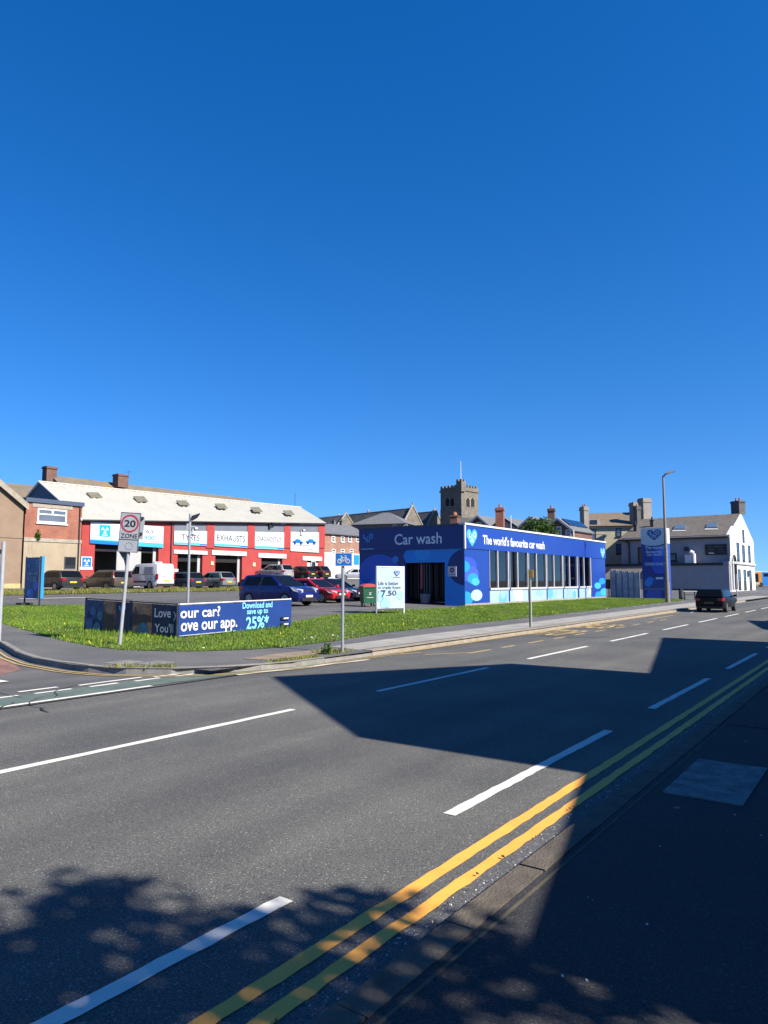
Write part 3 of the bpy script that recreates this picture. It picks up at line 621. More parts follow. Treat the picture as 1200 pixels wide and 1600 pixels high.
for cx in (464,484.5):                                     # two little blue cars printed on the last board
    u0,u1,z0,z1 = GP.rect(cx-8.5,842,cx+8.5,850); wd, ht = u1-u0, z1-z0
    mb = MB(); mb.poly(GP,[(u0+wd*a,z0+ht*b) for a,b in ((0,.15),(1,.15),(1,.5),(.82,.58),(.66,.95),(.34,.95),(.18,.58),(0,.5))],d+.004)
    obj('printed_car', mb, SIGNBLUE, ga, normals=False); 
    for k_ in (.22,.78): mb = MB(); mb.disc(GP,u0+wd*k_,z0+ht*.15,wd*.1,d+.008,12); obj('printed_wheel', mb, TEXTB, ga, normals=False)
strip_of(P,d,.3,.335,PANELG,t0=.05,t1=.95); strip_of(P,d,.1,.14,PANELG,t0=.62,t1=.95)
o = grid_slope(ga, eL+Vector((0,-.35,-.15)), eR+Vector((.2,-.35,-.15)), rR, rL, CLAD, 'roof_sheet', .6, .06)
slope(ga, rR, rL, rL+Vector((0,8,-4.2)), rR+Vector((0,8,-4.2)), CLAD, name='rear_roof')
mb = MB(); mb.path([eL+Vector((0,-.4,-.12)), eR+Vector((.1,-.4,-.12))], .075); obj('gutter', mb, TRIMD, ga)
mb = MB(); mb.path([rL+Vector((-.05,0,.04)), rR+Vector((.1,0,.04))], .09); obj('ridge_cap', mb, CLAD, ga)
nrm = (eR-eL).cross(rL-eL).normalized(); nrm = nrm if nrm.z > 0 else -nrm
for x, y in ((147.5,773.7),(219.5,780),(285.5,785.5),(345,791),(345,791),(399.5,796.5),(450.5,801.3)):
    if x == 345: continue
    # a strip of translucent sheet set in the slope
    pass
def roofpt(px, py):
    d_ = ray(px,py); A = eL+Vector((0,-.35,-.15)); n2 = ((eR-eL).cross(rL-A)).normalized(); k = (A-EYE).dot(n2)/d_.dot(n2); return EYE+d_*k
for x0,y0,x1,y1 in ((135,770,160,777.5),(208,776,231,784),(275,782.5,296.5,789.5),(335.5,787.5,355.5,794.5),(391,793,410,800),(442,798,460,804.5)):
    sk = .28*(x1-x0); q = [roofpt(x0,y0),roofpt(x1-sk,y0),roofpt(x1,y1),roofpt(x0+sk,y1)]
    t_ = [p.copy() for p in q]; n2 = (q[1]-q[0]).cross(q[3]-q[0]).normalized(); n2 = n2 if n2.z > 0 else -n2
    mb = MB(); mb.hexa([p-n2*.02 for p in t_],[p+n2*.066 for p in t_]); obj('skylight', mb, LIGHTPANEL, ga)
Xg = Plane((35.42,58),0,-1); apx = rL
gf, gb = Xg.hit(97,788), Xg.hit(40,781)
mb = MB(); mb.prism([(35.42,58.1,eL.z-.2),(35.42,74.0,gb.z-2.2),(35.42,gb.y,gb.z-.1),(35.42,apx.y,apx.z-.08)], (.12,0,0)); obj('gable', mb, STEELBL, ga)
vm = MB(); vm.path([rL+Vector((-.05,0,.03)), eL+Vector((-.05,-.3,-.1))], .1); vm.path([rL+Vector((-.05,0,.03)), gb+Vector((-.05,0,.05))], .1); obj('verge_trim', vm, WHITE, ga)
mb = MB(); mb.path([GP.pt(GP.uv(267.5,830)[0],zg,.09),GP.pt(GP.uv(267.5,830)[0],ztop(12)-.1,.09)], .06); o = obj('drainpipe', mb, TRIMD, ga)
for px, py in ((331,880),(396.5,882)):
    mb = MB(); u0,u1,z0,z1 = GP.rect(px-2.2,py-3,px+2.2,py+3); mb.pbox(GP,u0,u1,z0,z1,0,.08); obj('meter_box', mb, mat('cream box',(.55,.48,.30),.6,var=0), ga)
for px, py, fl in ((300,831,0),(420,822,1),(469,833,0)):
    mb = MB(); p = GP.hit(px,py); u, z = GP.uv(px,py); mb.pbox(GP,u-.18,u+.18,z-.25,z+.3,.13,.32); mb.pbox(GP,u-.1,u+.75*(1 if fl else .3),z+.3,z+.42,.13,.6); obj('floodlight', mb, WHITE if not fl else TRIMD, ga)
mb = MB(); mb.path([rR+Vector((1.0,2,-1)), rR+Vector((1.0,2,2.2))], .03); obj('roof_aerial', mb, TRIMD, ga)
# ------------------------------------------------------------------ annex with the white window
AP = Plane((30.3,YG-.15),1,0); u0 = AP.uv(37,850)[0]; u1 = AP.uv(126.5,850)[0]; zt = AP.uv(80,787)[1]; zm = AP.uv(80,842)[1]
an = thing('brick_annex', 'brick and stained render annex with one wide white window beside the red garage', 'building', (32,YG,zg))
block(an, AP, u0, u1, zm, zt, 7, BRICKR, 'brick_wall'); mb = MB(); mb.pbox(AP,u0-.02,u1+.02,zm-.28,zm+.02,-6.9,.07); obj('string_course', mb, STONETR, an)
mb = MB(); mb.pbox(AP,u0+.01,u1-.01,zg-.4,zm-.28,-6.95,.01); obj('render_wall', mb, SAND, an)
mb = MB(); mb.pbox(AP,u0-.05,u1+.1,zt-.02,zt+.34,-7.1,.16); obj('parapet_trim', mb, STEELBL, an)
window(an, AP, 58,795.5,104,817.5, fw=.13, bars=(('h',.6),), glass=mat('pale window glass',(.12,.14,.17),.1,var=.2,scale=.6,spec=.7))
a,b,z0,z1 = AP.rect(58,795.5,104,817.5); mb = MB(); mb.pbox(AP,(a+b)/2-.09,(a+b)/2+.09,z0+(z1-z0)*.62,z1-.05,.02,.075); obj('mullion', mb, WHITE, an)
mb = MB(); mb.pbox(AP,a-.45,b+.5,z1+.06,z1+.36,0,.05); obj('lintel', mb, STONETR, an)
window(an, AP, 100,870,118,889, frame=mat('dark grey frame',(.07,.075,.085),.5,var=0), fw=.07, sill=False)
pd = thing('wall_plant', 'small dark bush growing out of the brick annex ledge', 'plant', AP.hit(58,842)); leaf_cloud('leaves',(0,-.12,.25),(.22,.16,.42),200,.1,LEAF,pd,seed=5,shell=.1)
mb = MB(); mb.path([AP.pt(u1-.25,zg,.09),AP.pt(u1-.25,zt,.09)],.055); obj('drainpipe', mb, TRIMD, an)
# ------------------------------------------------------------------ tan gable building at the left edge
TP = Plane((20,YG-.2),1,0); tb = thing('tan_building', 'tan pebbledash gable building at the left edge beside the brick annex', 'building', (24,YG,zg))
ur, zr = TP.uv(37.5,787); ul, zl = TP.uv(-60,704); zb = zg-.4
wl = TP.uv(-160,787)[0]; mb = MB(); mb.prism([TP.pt(wl,zb),TP.pt(ur,zb),TP.pt(ur,zr),TP.pt(ul,zl),TP.pt(wl,zr)],(0,9,0)); obj('wall', mb, TAN, tb)
for P_, Q_ in (((ur+.25,zr-.2),(ul,zl)),((wl-.25,zr-.2),(ul,zl))):
    mb = MB(); mb.hexa([TP.pt(*P_,.35),TP.pt(*Q_,.35),TP.pt(*Q_,-9),TP.pt(*P_,-9)],[TP.pt(P_[0],P_[1]+.2,.35),TP.pt(Q_[0],Q_[1]+.2,.35),TP.pt(Q_[0],Q_[1]+.2,-9),TP.pt(P_[0],P_[1]+.2,-9)]); obj('roof', mb, SLATEB, tb)
    mb = MB(); mb.hexa([TP.pt(P_[0],P_[1]-.35,.36),TP.pt(Q_[0],Q_[1]-.35,.36),TP.pt(Q_[0],Q_[1]-.35,.3),TP.pt(P_[0],P_[1]-.35,.3)],[TP.pt(P_[0],P_[1]+.15,.4),TP.pt(Q_[0],Q_[1]+.15,.4),TP.pt(Q_[0],Q_[1]+.15,.3),TP.pt(P_[0],P_[1]+.15,.3)]); obj('bargeboard', mb, STONETR, tb)
zc = TP.uv(10,840)[1]; mb = MB(); mb.pbox(TP,wl,ur-.01,zc,zc+.3,-.1,.05); obj('string_course', mb, TAN, tb)
mb = MB(); mb.pbox(TP,wl,ur-.01,zb,zg+.35,-.1,.08); obj('plinth', mb, mat('ochre plinth',(.45,.36,.17),.9,var=.25), tb)
# brown slate roof and terrace behind
def terrace(name, label, pa, pb, Y, drop, m, wm, W=6.5, cat='building'):
    pl = Plane((30,Y+W),1,0); A, B = pl.hit(*pa), pl.hit(*pb); t = thing(name, label, cat, (A.x,Y,1.2))
    eA, eB = A+Vector((0,-W,-drop)), B+Vector((0,-W,-drop)); slope(t, eA, eB, B, A, m, .2); slope(t, B+Vector((0,W,-drop)), A+Vector((0,W,-drop)), A, B, m, .2, 'rear_roof')
    mb = MB()
    for q in (A, B):
        k = .15 if q is A else -.35
        mb.prism([(q.x+k,Y+.3,1.0),(q.x+k,Y+2*W-.3,1.0),(q.x+k,Y+2*W-.3,q.z-drop),(q.x+k,Y+W,q.z-.25),(q.x+k,Y+.3,q.z-drop)],(.2,0,0))
    mb.box(A.x+.35,B.x-.35,Y+.3,Y+.55,1.0,A.z-drop); obj('wall', mb, wm, t); return t, A, B
t, A, B = terrace('slate_terrace','long brown slate terrace roof rising behind the white garage roof',(80,742.5),(390,779.5),76,4.2,SLATEB,BRICKD)
cp_ = at(72.5,755,85); chimney(t,(A.x-.2,82.5,A.z-1.0),1.3,1.0,2.0,BRICKD,0); chimney(t,(Plane((30,81),1,0).hit(188,760).x,81,Plane((30,81),1,0).hit(188,762).z),1.5,1.2,1.7,BRICKD,3,potm=BRICKD,ph=.15)
p = Plane((30,81),1,0).hit(201,735); mb = MB(); mb.path([p+Vector((0,0,-2)),p],.025,6); mb.path([p+Vector((-.6,0,-.3)),p+Vector((.6,0,-.1))],.02,6); obj('roof_aerial', mb, TRIMD, t)
t, A, B = terrace('slate_roof_building','brown slate roof tucked between the tan gable and the garage gable',(-40,751),(57,758.5),70,3.5,SLATEB,BRICKD,6)
# ------------------------------------------------------------------ brick terrace between garage and car wash
HP = Plane((80,72),1,0); t = thing('brick_terrace','orange brick terrace with grey slate roof behind the white container','house',(90,72,1.3))
l, r_ = HP.uv(505,845)[0]-2, HP.uv(580,845)[0]; ze = HP.uv(530,834)[1]; block(t,HP,l,r_,1.0,ze,9,BRICKO)
RP = Plane((80,76.5),1,0); zrg = RP.uv(530,820)[1]; p = lambda u,z,d: HP.pt(u,z,d)
slope(t,p(l-.3,ze-.1,.4),p(r_+.3,ze-.1,.4),p(r_+.3,zrg,-4.5),p(l-.3,zrg,-4.5),SLATEG); slope(t,p(r_+.3,ze,-9.4),p(l-.3,ze,-9.4),p(l-.3,zrg,-4.5),p(r_+.3,zrg,-4.5),SLATEG,name='rear_roof')
for x in (520.5,535,546.5,558.5): window(t,HP,x-2.8,838,x+2.8,846.5,fw=.14,bars=(('h',.5),))
for x in (521,535,549): window(t,HP,x-3,858,x+3,866,fw=.14,bars=(('h',.5),))
mb = MB(); mb.pbox(HP,l,r_,ze-3.3,ze-3.1,0,.08); obj('string_course', mb, BRICKR, t)
for x in (521.5,533.5): chimney(t,RP.hit(x,822),.5,.5,.9,SLATEG,1,potm=TRIMD,ph=.3,name='roof_vent')
WP = Plane((70,66),1,0); t = thing('white_container','white ribbed steel container between the red garage and the car wash','container',(78,66,1.3))
l, r_, _, zt = WP.rect(499,864,562,880); l += .0; mb = MB(); mb.pbox(WP,l,r_,1.2,zt,-2.4,-.04); obj('body', mb, WHITE, t)
mb = MB(); n = 44
for i in range(n): a = l+(r_-l)*(i+.2)/n; mb.pbox(WP,a,a+(r_-l)/n*.55,1.25,zt-.1,-.04,.02)
o = obj('rib', mb, WHITE, t); o['kind'] = 'stuff'
mb = MB(); mb.pbox(WP,WP.uv(553,870)[0],WP.uv(560.5,870)[0],zt-1.6,zt-.2,.03,.08); obj('blue_panel', mb, AZURE, t)
# ------------------------------------------------------------------ hip roofed brick house
HX = Plane((0,0),1,0); A = at(604,801,136); t = thing('hip_roof_house','brick house with grey hipped roof in front of the church','house',(A.x,A.y,1.3))
az = math.atan2(A.y,A.x); rv = Vector((math.sin(az-.35),-math.cos(az-.35),0)); fv = Vector((math.cos(az-.35),math.sin(az-.35),0))
zeave = at(604,818.5,131).z; Lh, Wh = 5.6, 5.0; c_ = [A-rv*Lh-fv*Wh,A+rv*Lh-fv*Wh,A+rv*Lh+fv*Wh,A-rv*Lh+fv*Wh]; c_ = [Vector((q.x,q.y,zeave)) for q in c_]
mb = MB(); q = [(p-Vector((A.x,A.y,zeave)))*.93+Vector((A.x,A.y,zeave)) for p in c_]; mb.hexa([(p.x,p.y,1) for p in q],[(p.x,p.y,zeave) for p in q]); obj('wall', mb, BRICKO, t)
R1, R2 = A-rv*.8, A+rv*.6
mb = MB(); mb.add([*c_,R1,R2],[(0,1,5,4),(1,2,5),(2,3,4,5),(3,0,4),(3,2,1,0)]); obj('roof', mb, SLATEG, t)
pl = Plane(q[0][:2], rv.x, rv.y)
for x in (617,634): window(t,pl,x-3,819.5,x+3,828,fw=.13,bars=(('h',.5),))
# ------------------------------------------------------------------ church
CA = math.radians(-12); cr, cf = Vector((math.cos(CA),math.sin(CA),0)), Vector((-math.sin(CA),math.cos(CA),0))
t = thing('church','old stone church with square crenellated tower behind the car wash','church',(*at(660,830,142)[:2],1.3))
def gabled(par, apex, back, hw, rise, m, wm, base=1.0, cross=False):
    """ridge from apex along cf; front gable square to it"""
    E_ = [apex-cr*hw-Vector((0,0,rise)), apex+cr*hw-Vector((0,0,rise))]; B_ = [e+cf*back for e in E_]; ab = apex+cf*back
    slope(par,E_[0]+cf*.3,B_[0],ab,apex+cf*.3,m,.2); slope(par,E_[1]+cf*.3,B_[1],ab,apex+cf*.3,m,.2)
    mb = MB(); f_ = [E_[0]+cr*.2,E_[1]-cr*.2]; mb.prism([(f_[0].x,f_[0].y,base),(f_[1].x,f_[1].y,base),f_[1]+Vector((0,0,.3)),apex+Vector((0,0,.35)),f_[0]+Vector((0,0,.3))],cf*.6)
    mb.hexa([(E_[0]+cr*.3+cf*k).xy[:]+(base,) for k in (.6,)]*1+[( (E_[1]-cr*.3+cf*.6).x,(E_[1]-cr*.3+cf*.6).y,base),((B_[1]-cr*.3).x,(B_[1]-cr*.3).y,base),((B_[0]+cr*.3).x,(B_[0]+cr*.3).y,base)],
            [E_[0]+cr*.3+cf*.6,E_[1]-cr*.3+cf*.6,B_[1]-cr*.3,B_[0]+cr*.3]); obj('gable_wall', mb, wm, par)
    mb = MB()
    for e in E_: mb.path([e+Vector((0,0,.35)),apex+Vector((0,0,.5))],.17,6)
    obj('coping', mb, STONETR, par)
    if cross: mb = MB(); mb.box(apex.x-.08,apex.x+.08,apex.y-.1,apex.y+.1,apex.z+.3,apex.z+1.0); obj('finial', mb, STONETR, par)
gabled(t, at(645,793,140), 42, 4.7, 6.6, SLATED, STONE, cross=True); gabled(t, at(680,798,150), 16, 3.6, 5.2, SLATED, STONE)
for x, y in ((529.5,803),(540.5,803),(575.5,796)):
    p = at(x,y,158); mb = MB(); mb.tube((p.x,p.y,p.z-2),(p.x,p.y,p.z-.3),.25,.2,8); mb.tube((p.x,p.y,p.z-.3),(p.x,p.y,p.z),.35,.1,8); obj('finial', mb, STONETR, t)
lowr = thing('church_annex','low dark slate roof with white verge at the far end of the church','building',(*at(540,815,150)[:2],1.3)); gabled(lowr, at(541,805,150), 14, 4.5, 5, SLATED, STONE); 
TA = math.radians(-9); tr, tf = Vector((math.cos(TA),math.sin(TA),0)), Vector((-math.sin(TA),math.cos(TA),0))
cn = at(721,800,140); cn.z = 0; cn2 = Vector((cn.x,cn.y,0))
PR, PL = Plane(cn2[:2], tr.x, tr.y), Plane(cn2[:2], -tf.x, -tf.y)
wr = PR.uv(747.5,800)[0]; wl_ = -PL.uv(688.5,800)[0]; ztw = PR.uv(733,768)[1]; zpar = PR.uv(733,762)[1]; zmer = PR.uv(733,758.5)[1]
def tb_(a0,a1,b0,b1,z0,z1,mb):
    c = lambda a,b,z: tuple(cn2+tr*a+tf*b+Vector((0,0,z))); mb.hexa([c(a0,b0,z0),c(a1,b0,z0),c(a1,b1,z0),c(a0,b1,z0)],[c(a0,b0,z1),c(a1,b0,z1),c(a1,b1,z1),c(a0,b1,z1)])
mb = MB(); tb_(0,wr,0,wl_,1,ztw,mb); obj('tower', mb, STONE, t)
mb = MB(); tb_(-.18,wr+.18,-.18,wl_+.18,ztw,ztw+.35,mb); tb_(-.05,wr+.05,-.05,.4,ztw+.35,zpar,mb); tb_(-.05,.4,.4,wl_,ztw+.35,zpar,mb); tb_(wr-.35,wr+.05,.4,wl_,ztw+.35,zpar,mb); tb_(.4,wr-.35,wl_-.4,wl_+.05,ztw+.35,zpar,mb); obj('parapet', mb, STONE, t)
for i in range(6):
    a = wr*(i+.15)/6+.05; b = a+wr/6*.58; mb = MB(); tb_(a,b,-.05,.4,zpar,zmer,mb); obj('merlon', mb, STONE, t)
    a = wl_*(i+.15)/6+.2; b = a+wl_/6*.55; mb = MB(); tb_(-.05,.4,a,b,zpar,zmer,mb); obj('merlon', mb, STONE, t)
    mb = MB(); tb_(wr-.35,wr+.05,a,b,zpar,zmer,mb); obj('merlon', mb, STONE, t)
mb = MB(); tb_(-.35,1.0,-.35,1.0,ztw-.2,zmer+.55,mb)
for a in (-.35,.45): 
    for b in (-.35,.5): tb_(a,a+.45,b,b+.45,zmer+.55,zmer+1.0,mb)
obj('stair_turret', mb, STONE, t)
mb = MB(); tb_(-.12,.0,-.12,wl_,1,PR.uv(733,795)[1],mb); obj('set_off', mb, STONE, t)
for x in (730.8,738.2):                                     # twin louvred belfry lancets
    u0,u1,z0,z1 = PR.rect(x-2.9,777,x+2.9,792); um = (u0+u1)/2; P_ = [(u0,z0),(u1,z0),(u1,z1-.55),(um,z1),(u0,z1-.55)]
    mb = MB(); mb.thick(PR,[(um+(a-um)*1.25,z0+(b-z0)*1.08-.05) for a,b in P_],.0,.05); o = obj('window', mb, STONETR, t); m2 = MB(); m2.thick(PR,P_,.03,.07); obj('louvre', m2, DARK, o)
for x in (699.5,707):
    u0,u1,z0,z1 = PL.rect(x-3.2,777,x+3.2,791); um = (u0+u1)/2; P_ = [(u0,z0),(u1,z0),(u1,z1-.55),(um,z1),(u0,z1-.55)]
    mb = MB(); mb.thick(PL,[(um+(a-um)*1.2,z0+(b-z0)*1.06-.05) for a,b in P_],.0,.05); o = obj('window', mb, STONETR, t); m2 = MB(); m2.thick(PL,P_,.03,.07); obj('louvre', m2, DARK, o)
fp = thing('flagpole','white flagpole standing on top of the church tower','flagpole',tuple(cn2+tr*.6+tf*.6+Vector((0,0,zmer+.5))))
zt_ = PR.uv(720.5,722)[1]; mb = MB(); b_ = cn2+tr*.3+tf*.3; mb.tube((b_.x,b_.y,zmer+.3),(b_.x,b_.y,zt_),.09,.05,8); obj('pole', mb, WHITE, fp); mb = MB(); mb.tube((b_.x,b_.y,zt_),(b_.x,b_.y,zt_+.2),.1,.02,8); obj('finial', mb, WHITE, fp)
# ------------------------------------------------------------------ gabled houses behind the car wash
def gable_house(label, apex, lf, rf, Xg, Lr, wm, rm, barge=True, wins=(), timber=False):
    pl = Plane((Xg,0),0,-1); A, Lf, Rf = pl.hit(*apex), pl.hit(*lf), pl.hit(*rf); t = thing('gabled_house', label, 'house', (Xg,A.y,.9), 'gabled brick houses behind the car wash')
    mb = MB(); mb.prism([(Xg,Lf.y-.3,.6),(Xg,Rf.y+.3,.6),(Xg,Rf.y+.3,Rf.z),(Xg,A.y,A.z-.15),(Xg,Lf.y-.3,Lf.z)],(Lr-.6,0,0)); obj('wall', mb, wm, t)
    X = Vector((Lr,0,0)); o_ = Vector((-.35,0,0))
    slope(t,Rf+o_,Rf+X,A+X,A+o_,rm,.16); slope(t,Lf+o_,Lf+X,A+X,A+o_,rm,.16)
    if barge:
        mb = MB()
        for q in (Lf,Rf): mb.hexa([q+Vector((-.42,0,-.32)),A+Vector((-.42,0,-.32)),A+Vector((-.36,0,-.32)),q+Vector((-.36,0,-.32))],[q+Vector((-.42,0,.03)),A+Vector((-.42,0,.03)),A+Vector((-.36,0,.03)),q+Vector((-.36,0,.03))])
        obj('bargeboard', mb, BARGE if barge is True else barge, t)
    for w_ in wins: window(t,pl,*w_,fw=.13,bars=(('h',.5),),glass=mat('sky glass',(.10,.16,.24),.1,var=0,spec=.7))
    return t, pl, A
h1, pl, _ = gable_house('brown brick gable house with white window nearest the church tower',(747.5,805),(729,822),(769,823),96,18,BRICKD,SLATEG,True,[(744.5,816,752.5,824)])
h2, _, _ = gable_house('pale rendered gable house below the tall orange chimney',(787,808),(768,824),(810,823),96.5,22,GREYR,SLATEG,TRIMD)
h3, _, _ = gable_house('gabled house mostly hidden by the bushy tree',(829,806.5),(807,827),(853,825),97,20,BRICKD,SLATEG,True)
h4, pl4, A4 = gable_house('dark brick gable house with two white windows and solar panels',(872,809),(856,821),(898,829),95.5,8.5,BRICKD,SLATEG,True,[(869.5,822.5,877.5,836),(884,827.5,892.5,838)])
q = Plane((103,0),0,-1); P4 = pl4
mb = MB(); Rf = pl4.hit(898,829); e = lambda tx, ts: A4.lerp(Rf,ts)+Vector((tx,0,.12))
for i in range(3):
    mb = MB(); a = [e(.6+2.5*i,.12),e(2.95+2.5*i,.12),e(2.95+2.5*i,.62),e(.6+2.5*i,.62)]; mb.hexa([p for p in a],[p+Vector((0,-.04,.06)) for p in a]); obj('solar_panel', mb, mat('solar glass',(.012,.03,.08),.08,var=.15,scale=.5,spec=.8), h4)
mb = MB(); mb.path([pl4.pt(pl4.uv(898,830)[0],4,.5),pl4.pt(pl4.uv(898,830)[0],pl4.uv(898,829)[1],.5)],.1); obj('drainpipe', mb, BARGE, h4)
for par, x, yb, yt, d_, wx, wy, m, n in ((h1,711.5,822,806,98,2.0,1.0,BRICKD,3),(h2,781.5,826,793.5,102,1.15,1.15,BRICKR,2),(h3,862,822,795,106,1.2,1.0,BRICKD,2)):
    b_ = at(x,yb,d_); zt = at(x,yt,d_).z; chimney(par,tuple(b_),wx,wy,zt-b_.z,m,n,rz=.3)
PXT = thing('stone_roof_house','low grey slate house roof between the church tower and the brick gable','house',(*at(725,830,108)[:2],1))
a = at(700,824,106); b = at(742,824,104); c = at(742,809.5,112); d = at(712,808,113); slope(PXT,a,b,c,d,SLATED); mb = MB(); mb.hexa([(a.x,a.y,.8),(b.x,b.y,.8),(c.x,c.y,.8),(d.x,d.y,.8)],[a-Vector((0,0,.2)),b-Vector((0,0,.2)),c-Vector((0,0,2)),d-Vector((0,0,2))]); obj('wall', mb, GREYR, PXT)
p = at(798,800,78); aer = thing('mast','thin white pole standing behind the car wash roof','pole',(p.x,p.y,.9)); mb = MB(); mb.tube((p.x,p.y,.8),(p.x,p.y,at(798,805,78).z),.06,.05,8); obj('pole', mb, WHITE, aer)
bt = at(843,832,84); bush = thing('bushy_tree','bushy green tree showing over the car wash roof','tree',(bt.x,bt.y,.9)); sc = 84/1110
leaf_cloud('crown',(0,0,at(843,829,84).z-.9),(2.05,2.05,1.4),1700,.22,leafmat('bush leaves',(.02,.05,.012),(.065,.115,.022),(.09,.15,.035),.8),bush,seed=11)
mb = MB(); mb.tube((0,0,-.2),(0,0,5.5),.22,.1,8); mb.tube((0,0,4.2),(.9,.3,6.2),.1,.04,6); mb.tube((0,0,4.4),(-.8,-.3,6.4),.1,.04,6); obj('trunk', mb, BARK, bush, local=True)
# ------------------------------------------------------------------ cream block and pub
XP = 112.0; PW = Plane((XP,18.8),0,-1); yc = PW.uv(1142,880)[0]; CORY = 18.8-yc
PW = Plane((XP,CORY),0,-1); PF = Plane((XP,CORY),1,0)
pu = thing('pub','long white and grey rendered pub with mossy slate roof and tall gable facing the road','pub',(XP,CORY,.2))
ze = PW.uv(1142,835)[1]; ul = PW.uv(971,860)[0]; gx = PF.uv(1178.5,880)[0]; apx = PF.hit(1156.5,802.5); apx = Vector((XP+gx/2,CORY,PF.uv(1157,803)[1]))
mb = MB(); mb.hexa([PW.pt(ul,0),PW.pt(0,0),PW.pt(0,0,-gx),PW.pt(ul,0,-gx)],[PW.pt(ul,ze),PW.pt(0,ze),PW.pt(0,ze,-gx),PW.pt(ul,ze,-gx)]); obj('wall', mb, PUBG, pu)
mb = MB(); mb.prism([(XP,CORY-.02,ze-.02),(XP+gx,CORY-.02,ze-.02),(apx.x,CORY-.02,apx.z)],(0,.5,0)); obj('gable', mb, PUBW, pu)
Yl = CORY-ul; rl = Plane((apx.x,0),0,-1).hit(1004,806); rl.z = apx.z; e0, e1, e2 = Vector((XP-.4,CORY+.15,ze-.25)), Vector((XP-.4,Yl+.3,ze-.25)), Vector((XP+gx+.4,CORY+.15,ze-.25))
A_ = apx+Vector((0,.15,.12)); e3 = Vector((XP+gx+.4,Yl+.3,ze-.25))
slope(pu,e0,e1,rl,A_,SLATEP,.2); slope(pu,e2,e3,rl,A_,SLATEP,.2,'rear_roof'); mb = MB(); mb.prism([e1,e3,rl],(0,0,-.2)); obj('hip_roof', mb, SLATEP, pu)
mb = MB(); mb.path([e0+Vector((-.05,0,-.1)),e1+Vector((-.05,0,-.1))],.14); obj('gutter', mb, TRIMD, pu)
for x0,y0,x1,y1 in ((1053,821.5,1071.5,828),(1103.5,819,1121.5,825.5)):
    def rp(px,py):
        n2 = (e1-e0).cross(A_-e0).normalized(); d_ = ray(px,py); return EYE+d_*((e0-EYE).dot(n2)/d_.dot(n2))
    q = [rp(x0-1,y1),rp(x1,y1),rp(x1+.5,y0),rp(x0+2,y0)]; n2 = (q[1]-q[0]).cross(q[3]-q[0]).normalized(); n2 = n2 if n2.z > 0 else -n2
    mb = MB(); mb.hexa([p-n2*.1 for p in q],[p+n2*.16 for p in q]); o = obj('skylight', mb, PANELG, pu); c = sum(q,Vector())/4; m2 = MB(); qq = [c+(p-c)*.88 for p in q]; m2.hexa([p+n2*.1 for p in qq],[p+n2*.19 for p in qq]); obj('pane', m2, mat('sky glass',(.10,.16,.24),.1), o)
    m3 = MB(); q3 = [rp(x0-3,y1+2.6),rp(x1,y1+2.2),rp(x1,y1+.3),rp(x0-2,y1+.3)]; m3.hexa([p-n2*.05 for p in q3],[p+n2*.05 for p in q3]); obj('flashing', m3, GREYR, o)
for px, py in ((993,829),(1019,822)): chimney(pu,tuple(rp(px,py)),.5,.5,1.0,SLATED,1,ph=.5,potm=TRIMD,name='roof_vent')
XE = 110.2; PE = Plane((XE,CORY),0,-1); el, er = PE.uv(944,900)[0], PE.uv(1139.5,900)[0]; zt = PE.uv(1090,880.5)[1]
mb = MB(); mb.hexa([PE.pt(el,0),PE.pt(er,0),PE.pt(er,0,-(XP-XE)-.01),PE.pt(el,0,-(XP-XE)-.01)],[PE.pt(el,zt),PE.pt(er,zt),PE.pt(er,zt,-(XP-XE)-.01),PE.pt(el,zt,-(XP-XE)-.01)]); obj('flat_roof_extension', mb, PUBG, pu)
er2 = PE.uv(1130,880)[0]; mb = MB(); mb.pbox(PE,el-.1,er2,zt-.28,zt+.08,-1.9,.12); obj('roof_edge', mb, TRIMD, pu); mb = MB(); mb.pbox(PE,er2+.01,er+.05,zt-.28,zt+.25,-1.85,.1); obj('parapet', mb, PUBG, pu)
mb = MB(); mb.pbox(PE,PE.uv(1044,920)[0],er2,0,PE.uv(1090,920.5)[1],-.1,.06); obj('plinth', mb, TRIMD, pu)
PX = Plane((XE,CORY-(er-0)),1,0); zsc = PF.uv(1160,880)[1]
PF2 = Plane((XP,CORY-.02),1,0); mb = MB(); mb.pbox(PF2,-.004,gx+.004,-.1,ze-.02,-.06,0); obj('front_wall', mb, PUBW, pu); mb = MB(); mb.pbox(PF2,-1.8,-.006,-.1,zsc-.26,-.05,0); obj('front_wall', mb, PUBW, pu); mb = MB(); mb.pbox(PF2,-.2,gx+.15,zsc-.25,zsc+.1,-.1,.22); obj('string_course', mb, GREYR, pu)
mb = MB(); mb.pbox(PF2,-.05,gx+.05,-.2,PF.uv(1160,923.3)[1],-.1,.16); obj('plinth', mb, mat('dark green plinth',(.06,.08,.07),.7,var=.2), pu)
for x0,y0,x1,y1 in ((1151,848,1154.8,875.5),(1159.6,852,1163.4,876.5),(1168.8,852.5,1172.2,877.5),(1153.4,889.5,1157.2,920.5),(1162,890,1165.6,920.5),(1170.8,891,1174.2,920.5)): window(pu,PF2,x0,y0,x1,y1,frame=TRIMD,fw=.16,bars=(('h',.55),))
window(pu,PF2,1159.8,828,1162.6,848,frame=TRIMD,fw=.14,sill=False)
